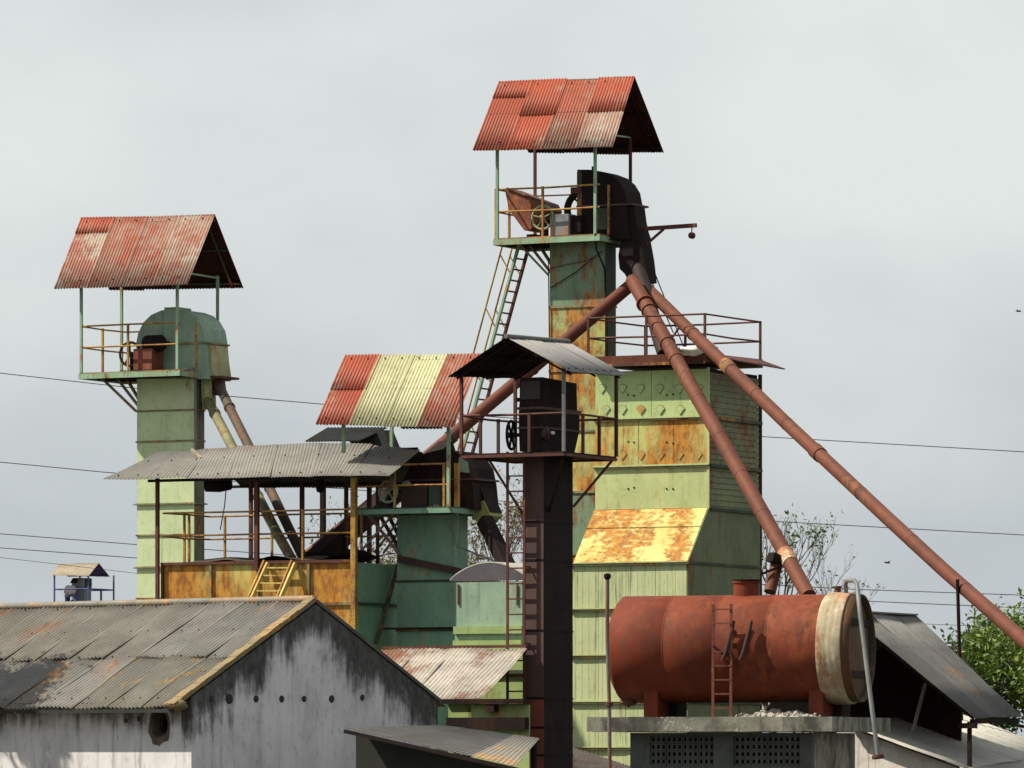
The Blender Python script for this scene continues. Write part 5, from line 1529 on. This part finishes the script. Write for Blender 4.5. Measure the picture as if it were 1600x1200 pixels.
def leaves(mb, c, size, count, rad, rng):
    for _ in range(count):
        o = Vector((rng.gauss(0, rad), rng.gauss(0, rad), rng.gauss(0, rad)))
        nrm = Vector((rng.gauss(0, 1), rng.gauss(0, 1), rng.gauss(0, 1) + .6)).normalized()
        a = nrm.orthogonal().normalized(); b = nrm.cross(a)
        t = rng.uniform(0, 2 * PI); a, b = a * math.cos(t) + b * math.sin(t), b * math.cos(t) - a * math.sin(t)
        s = size * rng.uniform(.6, 1.3)
        p = Vector(c) + o
        mb.add([p - a * s, p - b * s * .42 + nrm * s * .1, p + a * s, p + b * s * .42 + nrm * s * .1], [(0, 1, 2, 3)])

def tree(label, base, height, r, depth, leaf_m, leaf_n, leaf_s, leaf_rad, seed, trunk=.35, spread=.6, up=.2, L=None, group=None, name='tree', prob=1.0, m=BARK):
    rng = random.Random(seed)
    T = thing(name, label, 'tree', base, 0, group)
    mb = MB(); tips = []
    mb.path([(0, 0, -.1), (rng.uniform(-.1, .1), 0, height * trunk * .5), (rng.uniform(-.15, .15), 0, height * trunk)], [r, r * .85, r * .75], 8)
    for k in range(4):
        t = 2 * PI * k / 4 + rng.uniform(-.4, .4)
        branch(mb, tips, (0, 0, height * trunk * (1 - .07 * k)), Vector((math.cos(t) * spread, math.sin(t) * spread, .9)).normalized(), L or height * .26, r * .5, depth, rng, spread, up)
    obj('trunk', mb, m, T)
    lm = MB()
    for p, q in tips:
        if rng.random() < prob:
            leaves(lm, p, leaf_s, leaf_n, leaf_rad, rng)
    if lm.v:
        obj('crown', lm, leaf_m, T, kind='stuff')
    return T, tips
b0 = W(1668, 1180, 126); b0.z = 0
tree('bushy bright green tree at the right edge below the long pipe', b0, 7.6, .2, 4, LEAF, 44, .085, .22, 11, .30, .8, .12, L=2.0)
b0 = W(1742, 1180, 130); b0.z = 0
tree('partly cut off green tree at the far right edge of the picture', b0, 7.8, .2, 4, LEAF, 40, .085, .24, 31, .30, .7, .12, L=2.0)
b0 = W(1506, 1180, 123); b0.z = 0
tree('small leafy shrub tree beside the thin dark pole', b0, 5.4, .08, 2, LEAF, 9, .075, .10, 12, .72, .35, .3, L=.62)
b0 = W(775, 1180, 138); b0.z = 0
tree('thin bare tree with a few dry leaves between the short and dark brown towers', b0, 11.5, .15, 6, LEAFDRY, 2, .06, .12, 5, .34, .6, .25, L=2.3, prob=.5)
b0 = W(690, 1180, 142); b0.z = 0
tree('low bare twiggy tree behind the struts of the short tower', b0, 8.0, .13, 6, LEAFDRY, 2, .05, .1, 6, .36, .6, .18, L=1.6, prob=.3)
b0 = W(1200, 1180, 134); b0.z = 0
tree('bare thorny tree right of the grain dryer behind the thick pipe', b0, 9.4, .12, 5, LEAF, 2, .06, .09, 23, .56, .36, .34, L=1.3, prob=.3)
b0 = W(1268, 1180, 137); b0.z = 0
tree('low leafless scrub tree behind the top of the tank', b0, 7.6, .10, 5, LEAFDRY, 2, .05, .08, 27, .50, .5, .3, L=1.3, prob=.15)

# ================================================================== FAR TOWER
Fr = Frame(112, 400, TH)
TF = thing('distant_tower', 'tiny distant elevator tower with tan roof and blue railings above the white shed roof', 'elevator tower', Fr.loc, Fr.rz)
def fp(u, v, b): return Fr.p(u, v, b)
cx0, cx1 = fp(112, 930, 0).x, fp(132, 930, 0).x
obj('casing', MB().box(cx0, cx1, 0, .9, 0, Fr.z(904, cx1, 0)), FARGREY, TF)
obj('head', MB().prism([(cx0 + .05, Fr.z(918, cx1, 0)), (cx1, Fr.z(918, cx1, 0)), (cx1, Fr.z(903, cx1, 0)), (cx0 + .3, Fr.z(903, cx1, 0))], -.2, 1.0, 'y'), FARGREY, TF)
obj('head_plate', MB().prism([(cx0 + .0, Fr.z(911, cx1, 0)), (cx0 + .55, Fr.z(911, cx1, 0)), (cx0 + .65, Fr.z(903, cx1, 0)), (cx0 + .25, Fr.z(903, cx1, 0))], -.26, -.203, 'y'), DARK, TF)
pf, pb = -1.2, 2.2
px0, px1 = fp(85, 944, pf).x, fp(138, 944, pf).x
z0 = Fr.z(944, px1, pf)
obj('platform', MB().box(px0, px1, pf, pb, z0 - .12, z0), BLUEP, TF)
cs = [(px0, pf, z0), (px1, pf, z0), (px1, pb, z0), (px0, pb, z0)]
railing(TF, cs, ((0, 1), (1, 2), (2, 3), (0, 3)), [Fr.z(920, px1, pf) - z0], BLUEP, .05, [lerp(cs[1], cs[2], .5)])
for k, (x, y, z) in enumerate(cs):
    obj('roof_post', MB().beam((x, y, z), (x, y, Fr.z(899, x, y)), .09), BLUEP, TF)
gable_roof(TF, fp(92, 882, .5), fp(154, 880, .5), fp(80, 899, -1.5), fp(138, 900, -1.5), fp(106, 901, 2.5), fp(171, 901, 2.5), [S_TAN, S_TAN, S_TAN], [BLUEP] * 3, frame_mat=BLUEP, pitch=.2, bolts=False)
obj('strut', MB().beam(fp(100, 955, -.6), fp(114, 938, -.2), .2), MAROON, TF)
obj('cable_loop', MB().path([fp(163, 944, 1.6), fp(161, 950, 1.6), fp(156, 958, 1.6)], .05, 5), BLUEP, TF)
DF = thing('drive_motor', 'tiny white covered drive motor on blue legs on the distant tower', 'motor', Fr.w((px0 + .9, -.6, z0)), Fr.rz)
mb = MB(); blob(mb, (.0, 0, 1.0), (.45, .35, .38), 2, amp=.3)
obj('motor_cover', mb, mat('pinkish_white_cover', (.6, .5, .5), (.45, .36, .38)), DF)
obj('stand', MB().box(-.3, .6, -.25, .25, .55, .68), BLUEP, DF)
for x in (-.2, .5):
    obj('leg', MB().box(x - .09, x + .09, -.2, .2, 0, .549), BLUEP, DF)

# ================================================================== CABLES
def cable(pts, D, label, r=.016):
    (ua, va), (ub, vb), (uc, vc), (ud, vd) = pts[0], pts[1], pts[-2], pts[-1]
    pts = [(ua - 1600, va - 1600 * (vb - va) / (ub - ua))] + pts + [(ud + 2000, vd + 2000 * (vd - vc) / (ud - uc))]
    P_ = [W(u, v, D) for u, v in pts]
    out = []
    for i in range(len(P_) - 1):
        for k in range(8):
            t = k / 8
            out.append(lerp(P_[i], P_[i + 1], t))
    out.append(P_[-1])
    solo('power_cable', MB().path(out, r, 4), CABLE, label, 'cable', out[0], 'power cables behind the plant')
cable([(-260, 556), (0, 583), (215, 607), (510, 632), (850, 657), (1187, 682), (1600, 706), (1900, 722)], 168, 'highest thin power cable passing behind the left tower platform')
cable([(-260, 692), (0, 722), (165, 738), (540, 764), (900, 792), (1215, 815), (1600, 836), (1900, 850)], 168, 'power cable level with the left end of the grey shelter roof')
cable([(-260, 818), (0, 834), (215, 851), (700, 885), (1000, 903), (1340, 921), (1600, 930), (1900, 938)], 172, 'third power cable down, reaching left tower below the shelter roof')
cable([(-260, 840), (0, 856), (215, 872), (700, 905), (1000, 922), (1370, 940), (1600, 950), (1900, 957)], 170, 'power cable just above the distant tower roof')
cable([(-260, 846), (0, 871), (215, 896), (700, 930), (1000, 948), (1370, 972), (1600, 981), (1900, 992)], 176, 'faintest lowest power cable crossing behind the distant tower', .010)

# ================================================================== BIRDS
def bird(u, v, D, label, s=.22, flip=1):
    c = W(u, v, D)
    mb = MB().path([(-.5 * s, 0, .0), (-.2 * s, 0, .05 * s), (.2 * s, 0, .06 * s), (.42 * s, 0, .08 * s), (.55 * s, 0, .06 * s)], [.01 * s, .09 * s, .10 * s, .06 * s, .01 * s], 6)
    for q in (-1, 1):
        mb.hexa([(-.1 * s, q * .05 * s, .06 * s), (.2 * s, q * .05 * s, .06 * s), (.05 * s, q * .7 * s, .30 * s), (-.05 * s, q * .7 * s, .30 * s),
                 (-.1 * s, q * .05 * s, .09 * s), (.2 * s, q * .05 * s, .09 * s), (.05 * s, q * .7 * s, .315 * s), (-.05 * s, q * .7 * s, .315 * s)])
    o = obj('bird', mb, DARK); o.location = c; o.rotation_euler = (0, .1, .5 * flip)
    tag(o, label, 'bird')
bird(1386, 880, 150, 'tiny dark bird in the sky between the two right pipes', .2)
bird(1591, 487, 170, 'tiny dark bird high in the sky at the right edge', .2, -1)

# a tree standing left of the frame whose crown shades the tin roof
b0 = rp(-4.9, .40); tgt = H.w(b0)
k_ = 8.5
c_ = tgt + sun_dir * k_
tree('leafy shade tree outside the left edge beside the white shed', (c_.x, c_.y, 0), c_.z + 1.0, .25, 4, LEAF, 70, .11, .26, 41, .45, .8, .05, L=1.45)
